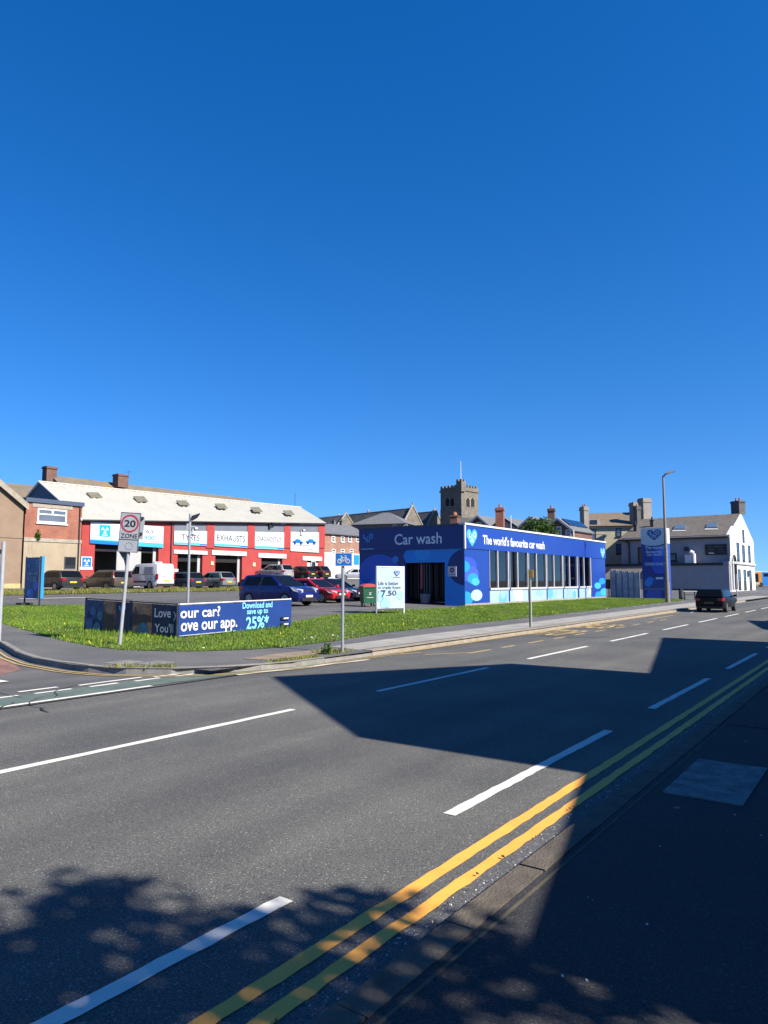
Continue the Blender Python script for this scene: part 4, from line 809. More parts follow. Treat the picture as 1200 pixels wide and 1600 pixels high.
for x0, x1 in ((1141.2,1144.6),(1146,1149.4)):               # arched openings beside the corner
    u0,u1,z0,z1 = PF2.rect(x0,885,x1,921); um, r = (u0+u1)/2, (u1-u0)/2; arc = [(um+r*math.cos(a),z1+r*1.6*math.sin(a)) for a in [math.pi*i/8 for i in range(9)]]
    m2 = MB(); m2.thick(PF2,[(u0,z0),(u1,z0)]+arc,.0,.06); o = obj('arched_window', m2, GLASS, pu); m3 = MB(); k = 1.0
    m3.path([PF2.pt(u0-.1,z0,.1)]+[PF2.pt(um+(a-um)*1.15,z1+(b-z1)*1.15,.1) for a,b in arc[::-1]]+[PF2.pt(u1+.1,z0,.1)],.14,6); obj('arch_surround', m3, TRIMD if x0 > 1145 else PUBW, o)
mb = MB(); u0,u1,z0,z1 = PF2.rect(1167.3,892,1169.7,901); mb.pbox(PF2,u0,u1,z0,z1,0,.12); obj('wall_sign', mb, TRIMD, pu)
u0,u1,z0,z1 = PW.rect(1102,850.5,1136.5,867); mb = MB(); mb.pbox(PW,u0,u1,z0,z1,.0,.15); o = obj('name_board', mb, mat('black board',(.025,.022,.022),.5,var=.2), pu)
fm = MB(); a = .12
for q in ((u0,u1,z1-a,z1),(u0,u1,z0,z0+a)): fm.pbox(PW,*q,.15,.2)
fm.pbox(PW,u0,u0+a,z0+a,z1-a,.15,.198); fm.pbox(PW,u1-a,u1,z0+a,z1-a,.15,.198); obj('board_frame', fm, TRIMD, o)
faint = mat('faded lettering',(.16,.155,.15),.8,var=0)
for a0,a1,b,hh in ((.16,.34,.78,.1),(.4,.84,.78,.12),(.14,.40,.50,.1),(.64,.84,.50,.1),(.08,.46,.28,.08),(.6,.88,.28,.08)):    # weathered lines of lettering nobody can read
    q = MB(); n_ = max(2,int((a1-a0)*22))
    for i in range(n_): s0 = u0+(u1-u0)*(a0+(a1-a0)*i/n_); q.pbox(PW,s0,s0+(u1-u0)*(a1-a0)/n_*.62,z0+(z1-z0)*(b-hh/2),z0+(z1-z0)*(b+hh/2*random.uniform(.4,1)),.15,.156)
    x_ = obj('faded_line', q, faint, pu); x_['kind'] = 'stuff'
q = MB(); q.pbox(PW,u0+(u1-u0)*.16,u0+(u1-u0)*.40,z0+.16,z0+.34,.15,.158); obj('white_strip', q, WHITE, pu)
window(pu,PW,997,855,1005,881,frame=TRIMD,fw=.18); window(pu,PW,1045,864,1057.5,877,frame=TRIMD,fw=.2,glass=mat('pale window glass',(.12,.14,.17),.1))
mb = MB(); u,z = PW.uv(1073,858); mb.pbox(PW,u-.3,u+.3,z-.3,z+.3,0,.25); obj('wall_vent', mb, TRIMD, pu)
q = [PW.hit(974,842.5),PW.hit(983,848.5),PW.hit(984.5,880)]; q = [p+PW.n*.15 for p in q]; mb = MB(); mb.path(q,.12); obj('drainpipe', mb, TRIMD, pu)
u,z = PE.uv(1078,881); mb = MB(); mb.pbox(PE,u-.75,u+.3,z,z+1.35,-1.2,-.3); mb.tube(PE.pt(u+.45,z,-.5),PE.pt(u+.45,z+1.5,-.5),.3,.3,10); mb.tube(PE.pt(u+.45,z+1.5,-.5),PE.pt(u,z+1.75,-.5),.3,.34,10); obj('extractor', mb, WHITE, pu)
def stack(par, x0, x1, yt, yb, d, dep, m, n, ph=.6, rz=0.0):
    a, b = at(x0,yb,d), at(x1,yb,d); zt = at((x0+x1)/2,yt,d).z; c = (a+b)/2; chimney(par,(c.x,c.y,a.z),(b-a).length*.78,dep,zt-a.z,m,n,rz=math.atan2(RT.y,RT.x)+rz,ph=ph)
stack(pu,1146,1161.5,783,804,112,1.7,SLATED,2,.5,.3)
CBA = math.radians(-68); A_ = at(975,880,121); CB = Plane(A_.xy[:],math.cos(CBA),math.sin(CBA)); cb = thing('cream_building','cream painted three storey house with dormer and tall chimneys beside the pub','building',(A_.x,A_.y,.3))
l, r_ = CB.uv(902,850)[0], CB.uv(1000,850)[0]; ze = CB.uv(945,821)[1]; block(cb,CB,l,r_,0,ze,9,CREAMW)
p = CB.pt; zr_ = CB.uv(960,806)[1]+1.0; slope(cb,p(l-.3,ze-.1,.4),p(r_,ze-.1,.4),p(r_,zr_,-5),p(l+2.2,zr_,-5),SLATEB,.2); slope(cb,p(r_,ze-.1,-9.4),p(l-.3,ze-.1,-9.4),p(l+2.2,zr_,-5),p(r_,zr_,-5),SLATEB,.2,'rear_roof'); mb = MB(); mb.prism([p(l-.3,ze-.1,.4),p(l-.3,ze-.1,-9.4),p(l+2.2,zr_,-5)],(0,0,-.2)); obj('hip_roof', mb, SLATED, cb)
mb = MB(); mb.pbox(CB,l-.1,r_,ze-.35,ze-.05,-.2,.3); obj('cornice', mb, STONETR, cb)
for b in ((922,827,931.5,843.5),(962.5,825,971,838.5),(962.5,850,971.5,866)): window(cb,CB,*b,frame=TRIMD,fw=.14,bars=(('h',.5),),glass=mat('sky glass',(.10,.16,.24),.1))
u0,u1,z0,z1 = CB.rect(920.5,811,937,821); mb = MB(); mb.pbox(CB,u0,u1,z0,z1,-3.2,-.2); o = obj('dormer', mb, GREYR, cb); window(cb,Plane((CB.pt(0,0,-.2)).xy[:],math.cos(CBA),math.sin(CBA)),922.5,812.5,933,820,frame=TRIMD,fw=.14,sill=False)
mb = MB(); u,_,z0,z1 = CB.rect(912,829,913,848)
for k in range(5): mb.tube(CB.pt(u-1.2+k*.6,z0,.9),CB.pt(u-1.2+k*.6,z0+1.3,.9),.03,n=5)
mb.path([CB.pt(u-1.4,z0+1.3,.9),CB.pt(u+3.4,z0+1.3,.9)],.04,5); mb.pbox(CB,u-1.4,u+3.4,z0-.12,z0,0,1.0); obj('balcony', mb, TRIMD, cb)
stack(cb,908,919.5,792,836,119,1.1,STACKG,2,.45,.4); stack(cb,986,995.5,785.5,826,121,1.2,STACKG,1,.2,.3); stack(cb,992.5,1001,791,832,118,1.0,SLATED,1,.3,.2); stack(cb,998.5,1018.5,779,826,124,1.4,STACKG,0,.2,.35)
LS = thing('lean_to_shed','low dark roofed outbuilding behind the steel hoarding and the car wash end','shed',(100,32,.4)); PS = Plane((104,0),0,-1); u0,u1,z0,z1 = PS.rect(940,888,990,905); 
mb = MB(); mb.hexa([PS.pt(u0,0),PS.pt(u1,0),PS.pt(u1,0,-5),PS.pt(u0,0,-5)],[PS.pt(u0,z0),PS.pt(u1,z0),PS.pt(u1,z0,-5),PS.pt(u0,z0,-5)]); obj('wall', mb, TRIMD, LS); slope(LS,PS.pt(u0-.2,z0,.3),PS.pt(u1+.2,z0,.3),PS.pt(u1,z1,-4.5),PS.pt(u0,z1,-4.5),SLATEP)
# ------------------------------------------------------------------ car wash
XC, YC = 37.7, 20.96; CR = Plane((XC,YC),1,0); CL = Plane((XC,YC),0,-1)
xr = CR.uv(946,900)[0]; yl = CL.uv(561.5,890)[0]; zb = g(YC)-.05; zt = CR.uv(724,819.5)[1]; zf = CR.uv(724,856.5)[1]; zw = CR.uv(764.5,919.5)[1]
cw = thing('car_wash','long blue flat roofed car wash covered in bubble graphics with a row of windows','car wash',(XC,YC,zb))
b0, b1 = CL.uv(634,910)[0], CL.uv(695,910)[0]; zd = CL.uv(665,879)[1]
mb = MB(); mb.pbox(CL,yl,b0,zb,zf,-.2,0); obj('end_wall', mb, NAVY, cw); mb = MB(); mb.pbox(CL,b1,-.01,zb,zf,-.2,0); obj('end_wall', mb, mat('mid blue print',(.03,.29,.82),.32,var=.08,scale=.5), cw); MIDB = MATS['mid blue print']
mb = MB(); mb.pbox(CL,b0,b1,zd,zf,-.2,0); obj('door_head', mb, MIDB, cw)
mb = MB(); mb.pbox(CL,yl,.0,zf,zt,-.25,.06); obj('fascia', mb, NAVY, cw); mb = MB(); mb.pbox(CR,-.05,xr+.06,zf,zt,-.25,.06); obj('fascia', mb, ROYAL, cw)
mb = MB(); mb.pbox(CL,yl-.05,.02,zt,zt+.1,-.3,.1); obj('roof_trim', mb, STEELBL, cw); mb = MB(); mb.pbox(CR,-.12,xr+.1,zt,zt+.11,-.3,.12); obj('roof_trim', mb, WHITE, cw)
mb = MB(); mb.pbox(CR,-.075,.06,zf-.02,zt,-.01,.078); obj('corner_trim', mb, WHITE, cw)
mb = MB(); mb.box(XC+.1,XC+xr-.1,YC+.1,YC-yl-.1,zt-.25,zt-.05); obj('roof', mb, GREYR, cw)
mb = MB(); mb.box(XC+.2,XC+xr,YC-yl-.2,YC-yl,zb,zf); obj('back_wall', mb, mat('tunnel wall',(.10,.095,.12),.7,var=.5,scale=.7), cw); mb = MB(); mb.box(XC+xr-.2,XC+xr,YC+.21,YC-yl-.21,zb,zf); obj('far_wall', mb, ROYAL, cw)
mb = MB(); mb.box(XC+.2,XC+xr-.2,YC+.2,YC-yl-.2,zb-.05,zb+.03); obj('floor', mb, CONCD, cw)
bays = ((764.5,794),(796,824.5),(826,853),(854.5,878.5),(880,901.5),(904,922.5)); U = [(CR.uv(a,890)[0],CR.uv(b,890)[0]) for a,b in bays]
mb = MB(); mb.pbox(CR,0.006,U[0][0],zb+.18,zf,-.2,0); obj('side_panel', mb, ROYAL, cw); mb = MB(); mb.pbox(CR,U[-1][1]+.1,xr,zb+.18,zf,-.2,0); obj('side_panel', mb, ROYAL, cw)
mb = MB(); mb.pbox(CR,-.02,xr+.02,zb-.3,zb+.18,-.2,.03); obj('plinth', mb, CONC, cw)
for i, (a, b) in enumerate(U):
    nx = U[i+1][0] if i < 5 else U[-1][1]+.1
    o = bpy.data.objects.new('window', None); COL.objects.link(o); o.parent = cw
    fm = MB(); m_ = a+(b-a)*.42; t_ = .09
    fm.pbox(CR,m_-t_*.6,m_+t_*.6,zw,zf,-.08,.05); fm.pbox(CR,b-t_*1.3,b,zw,zf,-.08,.06); fm.pbox(CR,a,b,zw-.1,zw+.03,-.05,.09); fm.pbox(CR,a,a+t_*.5,zw+.03,zf,-.06,.03); obj('frame', fm, mat('window frame grey white',(.48,.48,.50),.5,var=.1), o)
    for c0, c1 in ((a+.05,m_-.05),(m_+.05,b-.1)): g_ = MB(); g_.pbox(CR,c0,c1,zw+.03,zf,-.05,-.035); obj('pane', g_, WASHGLASS, o)
    pm = MB(); pm.pbox(CR,b,nx,zb+.18,zf,-.2,-.02); obj('pier', pm, ROYAL, cw)
    pm = MB(); pm.pbox(CR,a,b-.03,zb+.18,zw-.1,-.12,.02); obj('lower_panel', pm, ICE, cw)
    for q in range(3):
        u = a+(b-a)*random.uniform(.1,.9); r = random.uniform(.3,.75); dm = MB(); dm.disc(CR,u,zb+random.uniform(.3,1.0),r,.024+q*.002,24,clip=(a+.02,b-.05,zb+.2,zw-.12)); obj('bubble_print', dm, (mat('soft pale print',(.28,.46,.62),.3,var=.05),mat('soft cyan print',(.13,.42,.64),.3,var=.05),MATS['soft pale print'])[q] if random.random() < .75 else WHITEV, cw, normals=False)
BRUSH = [mat('purple brush',(.10,.07,.42),.9,var=.3,scale=5),mat('dark brush',(.03,.03,.05),.9,var=.3,scale=5),mat('blue brush',(.03,.06,.5),.9,var=.3,scale=5),mat('pale brush',(.35,.33,.42),.9,var=.3,scale=5)]
for i, (x, y, r, m) in enumerate(((4.2,2.6,.10,3),(5.0,2.3,.07,0),(8.3,3.1,.55,2),(11.2,2.4,.5,0),(12.6,3.4,.5,1),(15.4,2.6,.45,2),(17.8,3,.5,3),(20.4,2.6,.5,0),(22,3.1,.4,2),(9.6,5,.5,1))):
    bmh = MB(); n = 14; bmh.tube((XC+x,YC+y,zb+.4),(XC+x,YC+y,zf-.3),r,n=14); bmh.tube((XC+x,YC+y,zb),(XC+x,YC+y,zf),.05,n=6); obj('brush', bmh, BRUSH[m], cw)
bmh = MB(); bmh.tube((XC+6.0,YC+1.6,zb+.3),(XC+6.0,YC+1.6,zf-.5),.09,n=8); obj('red_post', bmh, mat('red post',(.5,.04,.05),.5,var=0), cw)
for i in range(26):                                          # curtain strips in the tunnel mouth
    a = b0+(b1-b0)*(i+.12)/26; sm = MB(); dd = -.5-.25*random.random(); sm.pbox(CL,a,a+(b1-b0)/26*.72,zb+.3+.2*random.random(),zd,dd-.03,dd); obj('curtain_strip', sm, mat('dark curtain',(.022,.018,.018),.6,var=.4,scale=3) if i % 5 else mat('brown curtain',(.09,.04,.03),.6,var=.4,scale=3), cw)
a = b0+(b1-b0)*.34; sm = MB(); sm.pbox(CL,a,a+.13,zb+1.05,zd-.05,-.3,-.2); obj('red_strip', sm, mat('faded red strip',(.40,.10,.10),.6,var=.1), cw)
sm = MB()
for k in (.42,.48,.56): sm.tube(CL.pt(b0+(b1-b0)*k,zb+.7,-.3),CL.pt(b0+(b1-b0)*k,zd,-.3),.025,n=5)
obj('hose', sm, PANELG, cw); sm = MB(); p0 = CL.pt(b0+(b1-b0)*.45,0,-.3); sm.tube((p0.x,p0.y,zb+.15),(p0.x,p0.y,zb+.75),.3,.38,12); obj('grey_tub', sm, PANELG, cw)
def bub(pl, px, py, r, m, d, clip, k=1.0):
    u, z = pl.uv(px,py); R = r*abs(pl.uv(px+1,py)[0]-u); rz = r*abs(pl.uv(px,py+1)[1]-z); b_ = MB(); b_.disc(pl,u,z,R*k,d,36,rz=rz,clip=clip); 
    if b_.f: obj('bubble_print', b_, m, cw, normals=False)
LC = (yl+.02,b0-.02,zb,zf-.01); RC = (b1+.02,-.02,zb,zf-.01); HC = (b0-.4,b1+.01,zd+.01,zf-.01); SC = (.02,U[0][0]-.02,zb+.2,zf-.02); EC = (U[-1][1]+.12,xr-.02,zb+.2,zf-.02)
DEEPB = mat('deep blue print',(.035,.12,.62),.3,var=.06)
for a in ((CL,592,900,34,DEEPB,.004,LC),(CL,592,930,26,mat('mid blue print',(0,0,0)),.006,LC),(CL,559,916,11,AZURE,.008,LC),(CL,618,874,5,MIDB,.010,LC),
          (CL,640,869,9.5,AZURE,.004,HC),(CL,660,864,12,mat('mid azure print',(.03,.36,.92),.3,var=.05),.006,HC),(CL,728,886,29,NAVY,.004,RC),(CL,694,950,22,AZURE,.006,RC),
          (CR,731,884,14,INDIGO,.004,SC),(CR,735,897,13,mat('violet blue print',(.05,.10,.55),.3,var=.05),.006,SC),(CR,725,885,9,AZURE,.008,SC),(CR,739,904,8.5,mat('bright azure print',(.02,.28,.85),.3,var=.05),.010,SC),(CR,743,909,6,CYAN,.012,SC),(CR,727,936,12,mat('bright azure print',(0,0,0)),.009,SC),(CR,744.5,930,8.8,PALEB,.014,SC),
          (CR,934,915,5,CYAN,.004,EC),(CR,941,908,5,mat('bright azure print',(0,0,0)),.006,EC),(CR,936,930,6,mat('bright azure print',(0,0,0)),.008,EC),(CR,944,925,6,CYAN,.010,EC),(CR,934,936,4,AZURE,.012,EC)): bub(*a)
txt(CL,'Car wash',617.5,833,691,850.5,mat('pale lettering',(.86,.89,.94),.5,var=0),cw,d=.068,bold=.012); txt(CR,"The world's favourite car wash",753,840.5,849.5,854.5,WHITE,cw,d=.068,bold=.022)
u,z = CL.uv(575.5,842); logo(CL,u,z,1.15,NAVY,mat('logo azure',(.14,.5,.98),.5,var=0),cw,d=.064,heart=False)
dash = MB(); u0,u1,z0,z1 = CL.rect(565,857.2,585,858.4); dash.pbox(CL,u0,u1,z0,z1,.06,.066); obj('logo_underline', dash, PALEB, cw)
u,z = CR.uv(736,840.5); logo(CR,u,z,1.35,CYAN,WHITEV,cw,d=.064); u,z = CR.uv(940.5,864.5); logo(CR,u,z,1.2,CYAN,WHITEV,cw,d=.064)
u0,u1,z0,z1 = CL.rect(700.3,885,713.3,900.5); mb = MB(); mb.pbox(CL,u0,u1,z0,z1,.0,.05); ne = obj('no_entry_sign', mb, WHITEV, cw); um, zm = (u0+u1)/2, z0+(z1-z0)*.62; d1 = MB(); d1.disc(CL,um,zm,(u1-u0)*.27,.054,20); obj('red_disc', d1, REDSIGN, ne, normals=False); d2 = MB(); d2.poly(CL,[(um-.08,zm-.025),(um+.08,zm-.025),(um+.08,zm+.025),(um-.08,zm+.025)],.058); obj('white_bar', d2, WHITE, ne, normals=False)
txt(CL,'NO ENTRY',0,0,0,0,TEXTB,ne,d=.054,uvbox=(u0+.05,u1-.05,z0+.07,z0+.15))
seams = MB()
for k in (.25,.42,.6,.8): seams.pbox(CR,xr*k,xr*k+.015,zf+.01,zt-.01,.06,.0615)
obj('panel_seam', seams, NAVY, cw)['kind'] = 'stuff'
# ------------------------------------------------------------------ steel hoarding, totem, street furniture at the right
HX_ = Plane((67.5,0),0,-1); hd = thing('steel_hoarding','row of plain galvanised steel hoarding panels between the car wash and the blue totem','hoarding',tuple(HX_.hit(975,935)))
xs = [953.8,962.5,971,972,981.5,990.5,999.5]; xs = [953.8,963,972.5,982,990.8,999.5]
GAL2 = mat('dull galvanised sheet',(.78,.78,.80),.6,.0,var=.3,scale=1.6)
for i, (a, b) in enumerate(zip(xs, xs[1:])):
    u0, u1 = HX_.uv(a,915)[0], HX_.uv(b,915)[0]; z1 = HX_.uv(a,891+.08*(a-954))[1]; mb = MB(); n = 5
    for k in range(n): c0, c1 = u0+(u1-u0)*k/n, u0+(u1-u0)*(k+1)/n; dd = .05*(k % 2); mb.pbox(HX_,c0+.004,c1-.002,.05,z1,dd,dd+.04)
    obj('panel', mb, GAL2, hd); pm = MB(); pm.pbox(HX_,u1-.04,u1+.04,.05,z1+.05,-.02,.12); obj('post', pm, GALV, hd)
u,_ = HX_.uv(958,925); mb = MB(); mb.tube(HX_.pt(HX_.uv(952,920)[0],.1,.1),HX_.pt(HX_.uv(952,920)[0],HX_.uv(952,908)[1],.1),.05,n=8); obj('post', mb, BARK, hd)
TX = Plane((66,0),0,-1); u0 = TX.uv(1003,880)[0]; u1 = TX.uv(1041,880)[0]; z0 = g(16)-.1; z1 = TX.uv(1022,825)[1]; zw_ = TX.uv(1022,849)[1]
to = thing('totem_sign','tall dark blue totem sign with white heart panel on top beside the lamp post','sign',tuple(TX.pt((u0+u1)/2,z0)))
TS = Plane(TX.pt(u1,0).xy[:],1,0); th = TS.uv(1047.5,880)[0]; th = max(.5,min(th,2.0))
mb = MB(); mb.pbox(TX,u0,u1,z0,zw_,-th,0); obj('lower_cabinet', mb, mat('totem blue',(.024,.055,.30),.35,var=.15,scale=.7), to); mb = MB(); mb.pbox(TX,u0-.01,u1+.01,zw_,z1,-th-.01,.012); obj('top_cabinet', mb, WHITEV, to)
mb = MB(); mb.poly(TX,[(u0+(u1-u0)*k,zw_-.22*(1-(2*k-1)**2)+.0) for k in [i/16 for i in range(17)]]+[(u1,zw_+.01),(u0,zw_+.01)],.016); obj('curved_edge', mb, WHITEV, to, normals=False)
u,z = TX.uv(1022,836); logo(TX,u,z,1.25,mat('logo blue',(.012,.10,.36),.4,var=0),WHITEV,to,d=.02)
um = (u0+u1)/2; TC = (u0+.01,u1-.01,z0+.02,zw_-.3)
for px, py, r, m, d_ in ((1033,868,15,DEEPB,.004),(1040,860,10,MIDB,.006),(1031,884,13,DEEPB,.008),(1016,907,6,AZURE,.010),(1013,911,6,MIDB,.012),(1034,912,14,mat('deep azure print',(.014,.08,.34),.3,var=.05),.014),(1022,930,12,DEEPB,.016)):
    u, z = TX.uv(px,py); s_ = abs(TX.uv(px+1,py)[0]-u); b_ = MB(); b_.disc(TX,u,z,r*s_,d_,30,clip=TC); obj('bubble_print', b_, m, to, normals=False)
LT = mat('pale lettering',(0,0,0))
for wd, b in (("The world's",(1008,852.5,1039,858)),('favourite',(1009.5,859.5,1034,864.5)),('car wash',(1011,864.5,1034,868.5)),('OPEN DAILY',(1007.5,879,1041,883.5))): txt(TX,wd,*b,LT,to,d=.022,bold=.008)
q = MB(); a,b,c,d_ = TX.rect(1007,918.5,1040,922); q.pbox(TX,a,b,c,d_,.02,.026); obj('pale_band', q, mat('muted blue print',(.10,.18,.34),.4,var=.1), to)
q = MB(); a,b,c,d_ = TX.rect(1025,902,1036,905); q.pbox(TX,a,b,c,d_,.02,.026); obj('white_mark', q, LT, to)
def facing(P): return Plane((P.x,P.y), RT.x, RT.y)
def post(name, label, cat, base, top, r0, r1, m, group=None, ground=None):
    P = gt(*base); pl = facing(P); T_ = pl.hit(*top); t = thing(name,label,cat,tuple(P),group); mb = MB(); mb.tube((P.x,P.y,P.z-.1),(P.x,P.y,T_.z),r0,r1,12); obj('pole', mb, m, t, smooth=False); return t, pl, P, T_.z
t, pl, P, zt = post('street_lamp','tall slim street lamp with a short arm standing on the verge by the totem','street lamp',(1043.5,941),(1037,743.5),.15,.075,POLEB)
mb = MB(); mb.tube((P.x,P.y,P.z-.05),(P.x,P.y,P.z+1.6),.19,.17,12); obj('base_column', mb, POLEB, t)
hd_ = pl.pt(pl.uv(1052,740)[0],0); q = MB(); A_ = Vector((P.x,P.y,zt)); dr = Vector((.25,-1,0)).normalized(); q.path([A_-Vector((0,0,.15)),A_+dr*.12+Vector((0,0,.1)),A_+dr*.35+Vector((0,0,.17))],.06,8); obj('arm', q, POLEB, t)
q = MB(); c = A_+dr*.6+Vector((0,0,.25)); sd = Vector((-dr.y,dr.x,0)); q.hexa([c-dr*.32-sd*.14-Vector((0,0,.12)),c+dr*.3-sd*.1+Vector((0,0,.03)),c+dr*.3+sd*.1+Vector((0,0,.03)),c-dr*.32+sd*.14-Vector((0,0,.12))],[c-dr*.32-sd*.1+Vector((0,0,.06)),c+dr*.3-sd*.06+Vector((0,0,.12)),c+dr*.3+sd*.06+Vector((0,0,.12)),c-dr*.32+sd*.1+Vector((0,0,.06))]); obj('lamp_head', q, POLEB, t)
# bike sign
t, pl, P, zt = post('cycle_sign','blue cycle route sign on a plain steel pole at the far kerb','sign',(535,1019),(538,866),.038,.038,GALV)
BS = Plane((P.x,P.y),*(Matrix.Rotation(-.12,2)@RT.xy)); u0,u1,z0,z1 = BS.rect(524.6,863.8,551,884.5); mb = MB(); mb.pbox(BS,u0,u1,z0,z1,.045,.06); o = obj('sign_back', mb, WHITE, t); mb = MB(); mb.pbox(BS,u0+.015,u1-.015,z0+.015,z1-.015,.06,.064); obj('sign_plate', mb, SIGNBLUE, t)
um, zm, s_ = (u0+u1)/2, (z0+z1)/2, (u1-u0)/2; b_ = MB()
for x in (-.47,.47): b_ = MB(); b_.disc(BS,um+x*s_,zm-.2*s_,.28*s_,.068,24,r_in=.19*s_); obj('wheel_symbol', b_, WHITE, t, normals=False)
b_ = MB(); Q = lambda x, y: BS.pt(um+x*s_,zm+y*s_,.070)
def stroke(a, b, w_=.075):
    dx, dy = b[0]-a[0], b[1]-a[1]; k = math.hypot(dx,dy); nx, ny = -dy/k*w_/2, dx/k*w_/2; b_.face([Q(a[0]+nx,a[1]+ny),Q(b[0]+nx,b[1]+ny),Q(b[0]-nx,b[1]-ny),Q(a[0]-nx,a[1]-ny)])
for a, b in (((-.47,-.2),(-.25,.22)),((-.25,.22),(.27,.22)),((.27,.22),(.0,-.2)),((.0,-.2),(-.25,.22)),((-.47,-.2),(.0,-.2)),((.47,-.2),(.22,.42)),((.1,.42),(.3,.42)),((-.25,.22),(-.3,.38)),((-.42,.38),(-.18,.38))): stroke(a, b)
o = obj('bicycle_symbol', b_, WHITE, t, normals=False)
mb = MB(); zc = (z0+z1)/2; mb.pbox(BS,-.06,.06,zc-.04,zc+.04,-.05,.045); obj('clip', mb, GALV, t)
t, pl, P, zt = post('bus_stop_pole','slim pole with a painted lit side and a small yellow plate in front of the car wash','pole',(828.5,980),(827.5,889.5),.034,.034,mat('dark green pole',(.10,.12,.10),.5,.2,var=.1))
YP = Plane((P.x,P.y),*(Matrix.Rotation(-.5,2)@RT.xy)); u0,u1,z0,z1 = pl.rect(826.2,890.5,832.8,902); mb = MB(); mb.pbox(YP,u0+.02,u1+.04,z0,z1,.045,.06); obj('yellow_plate', mb, mat('sign yellow',(.80,.42,.02),.5,var=.05), t)
mb = MB(); mb.tube((P.x+.03,P.y-.045,P.z),(P.x+.03,P.y-.045,zt-.4),.012,.012,8); obj('lit_side_strip', mb, WHITE, t)  # white strip stands in for the sunlit side of the pole
for k in (.2,.5,.8): q = MB(); q.pbox(YP,u0+.06,u1,z0+(z1-z0)*k-.02,z0+(z1-z0)*k+.02,.06,.064); obj('plate_line', q, YEL_FADE, t)
t, pl, P, zt = post('grey_post','grey steel post with a small clip at the left edge of the pavement','post',(-2,1001),(10.5,846),.052,.052,POLEG)
u, z = pl.uv(5,862); mb = MB(); mb.pbox(pl,u-.07,u-.02,z-.06,z+.06,-.05,.06); obj('clip', mb, TRIMD, t)
# 20 zone sign
t, pl, P, zt = post('speed_limit_sign','leaning grey 20 zone speed limit sign on the verge corner','sign',(187,1008),(187,801),.045,.045,POLEG); k = 60.3
w2 = .26; z1 = zt-.0; z0 = z1-1.03; zl = z1-.70
mb = MB(); mb.pbox(pl,-w2,w2,z0,z1,.05,.065); obj('sign_plate', mb, GREYSIGN, t)
fm = MB()
for q in ((-w2,w2,z1-.012,z1),(-w2,w2,z0,z0+.012),(-w2,w2,zl-.008,zl+.006)): fm.pbox(pl,*q,.065,.072)
fm.pbox(pl,-w2,-w2+.012,z0+.012,z1-.012,.065,.071); fm.pbox(pl,w2-.012,w2,z0+.012,z1-.012,.065,.071); obj('border', fm, TRIMD, t)
d1 = MB(); d1.disc(pl,-.005,z1-.285,.232,.069,40,r_in=.19); obj('red_ring', d1, REDSIGN, t, normals=False)
txt(pl,'20',0,0,0,0,TEXTB,t,d=.069,uvbox=(-.15,.145,z1-.375,z1-.195),bold=.025); txt(pl,'ZONE',0,0,0,0,TEXTB,t,d=.069,uvbox=(-.215,.215,z1-.665,z1-.55),bold=.012)
txt(pl,'END',0,0,0,0,mat('worn print',(.22,.24,.26),.6,var=0),t,d=.069,uvbox=(-.11,.11,z0+.1,z0+.2)) if False else None
d1 = MB(); d1.disc(pl,.02,z0+.16,.10,.069,24,r_in=.085); obj('worn_symbol', d1, mat('worn print',(.22,.24,.26),.6,var=0), t, normals=False)
mb = MB(); mb.pbox(pl,-w2*.9,w2*.6,z0+.06,z1-.1,-.04,-.025); q = MB()
for zz in (z0+.12,z0+.5,z1-.12): q.pbox(pl,-.24,w2+.05,zz-.03,zz+.03,-.06,.05)
obj('bracket', q, TRIMD, t)
mb = MB(); mb.pbox(pl,w2-.03,w2+.06,z0+.35,z1-.12,-.08,-.02); obj('rear_plate', mb, GREYSIGN, t); mb = MB(); mb.prism([pl.pt(-.26,z0,-.02),pl.pt(-.04,z0,-.02),pl.pt(-.04,z0-.42,-.02),pl.pt(-.10,z0-.22,-.02)],pl.n*-.02); obj('dark_rear_sign', mb, mat('dark sign back',(.10,.12,.14),.6,var=.1), t)  # dark triangular sign back below the plate
t.rotation_mode = 'QUATERNION'; t.rotation_quaternion = Matrix.Rotation(math.radians(-3.4),3,pl.n*-1 if False else pl.n).to_quaternion()
# flood light post
t, pl, P, zt = post('floodlight_post','tall galvanised post with a black floodlight head behind the long banner','lamp post',(293.5,942),(297,803),.075,.07,GALV)
q = MB(); c = Vector((P.x,P.y,zt-.1)); rv, nv = RT, pl.n; f = lambda a,b,d_: c+rv*a+nv*d_+Vector((0,0,b))
q.hexa([f(.1,-.28,-.12),f(.38,-.12,-.12),f(.38,-.12,.12),f(.1,-.28,.12)],[f(.12,-.02,-.12),f(.55,.13,-.12),f(.55,.13,.12),f(.12,-.02,.12)]); obj('floodlight', q, TRIMD, t)
q = MB(); q.pbox(pl,.03,.3,zt-.75,zt-.68,-.05,.05); q.pbox(pl,-.16,-.06,zt-.95,zt-.55,-.08,.08); obj('camera_bracket', q, GREYR, t)
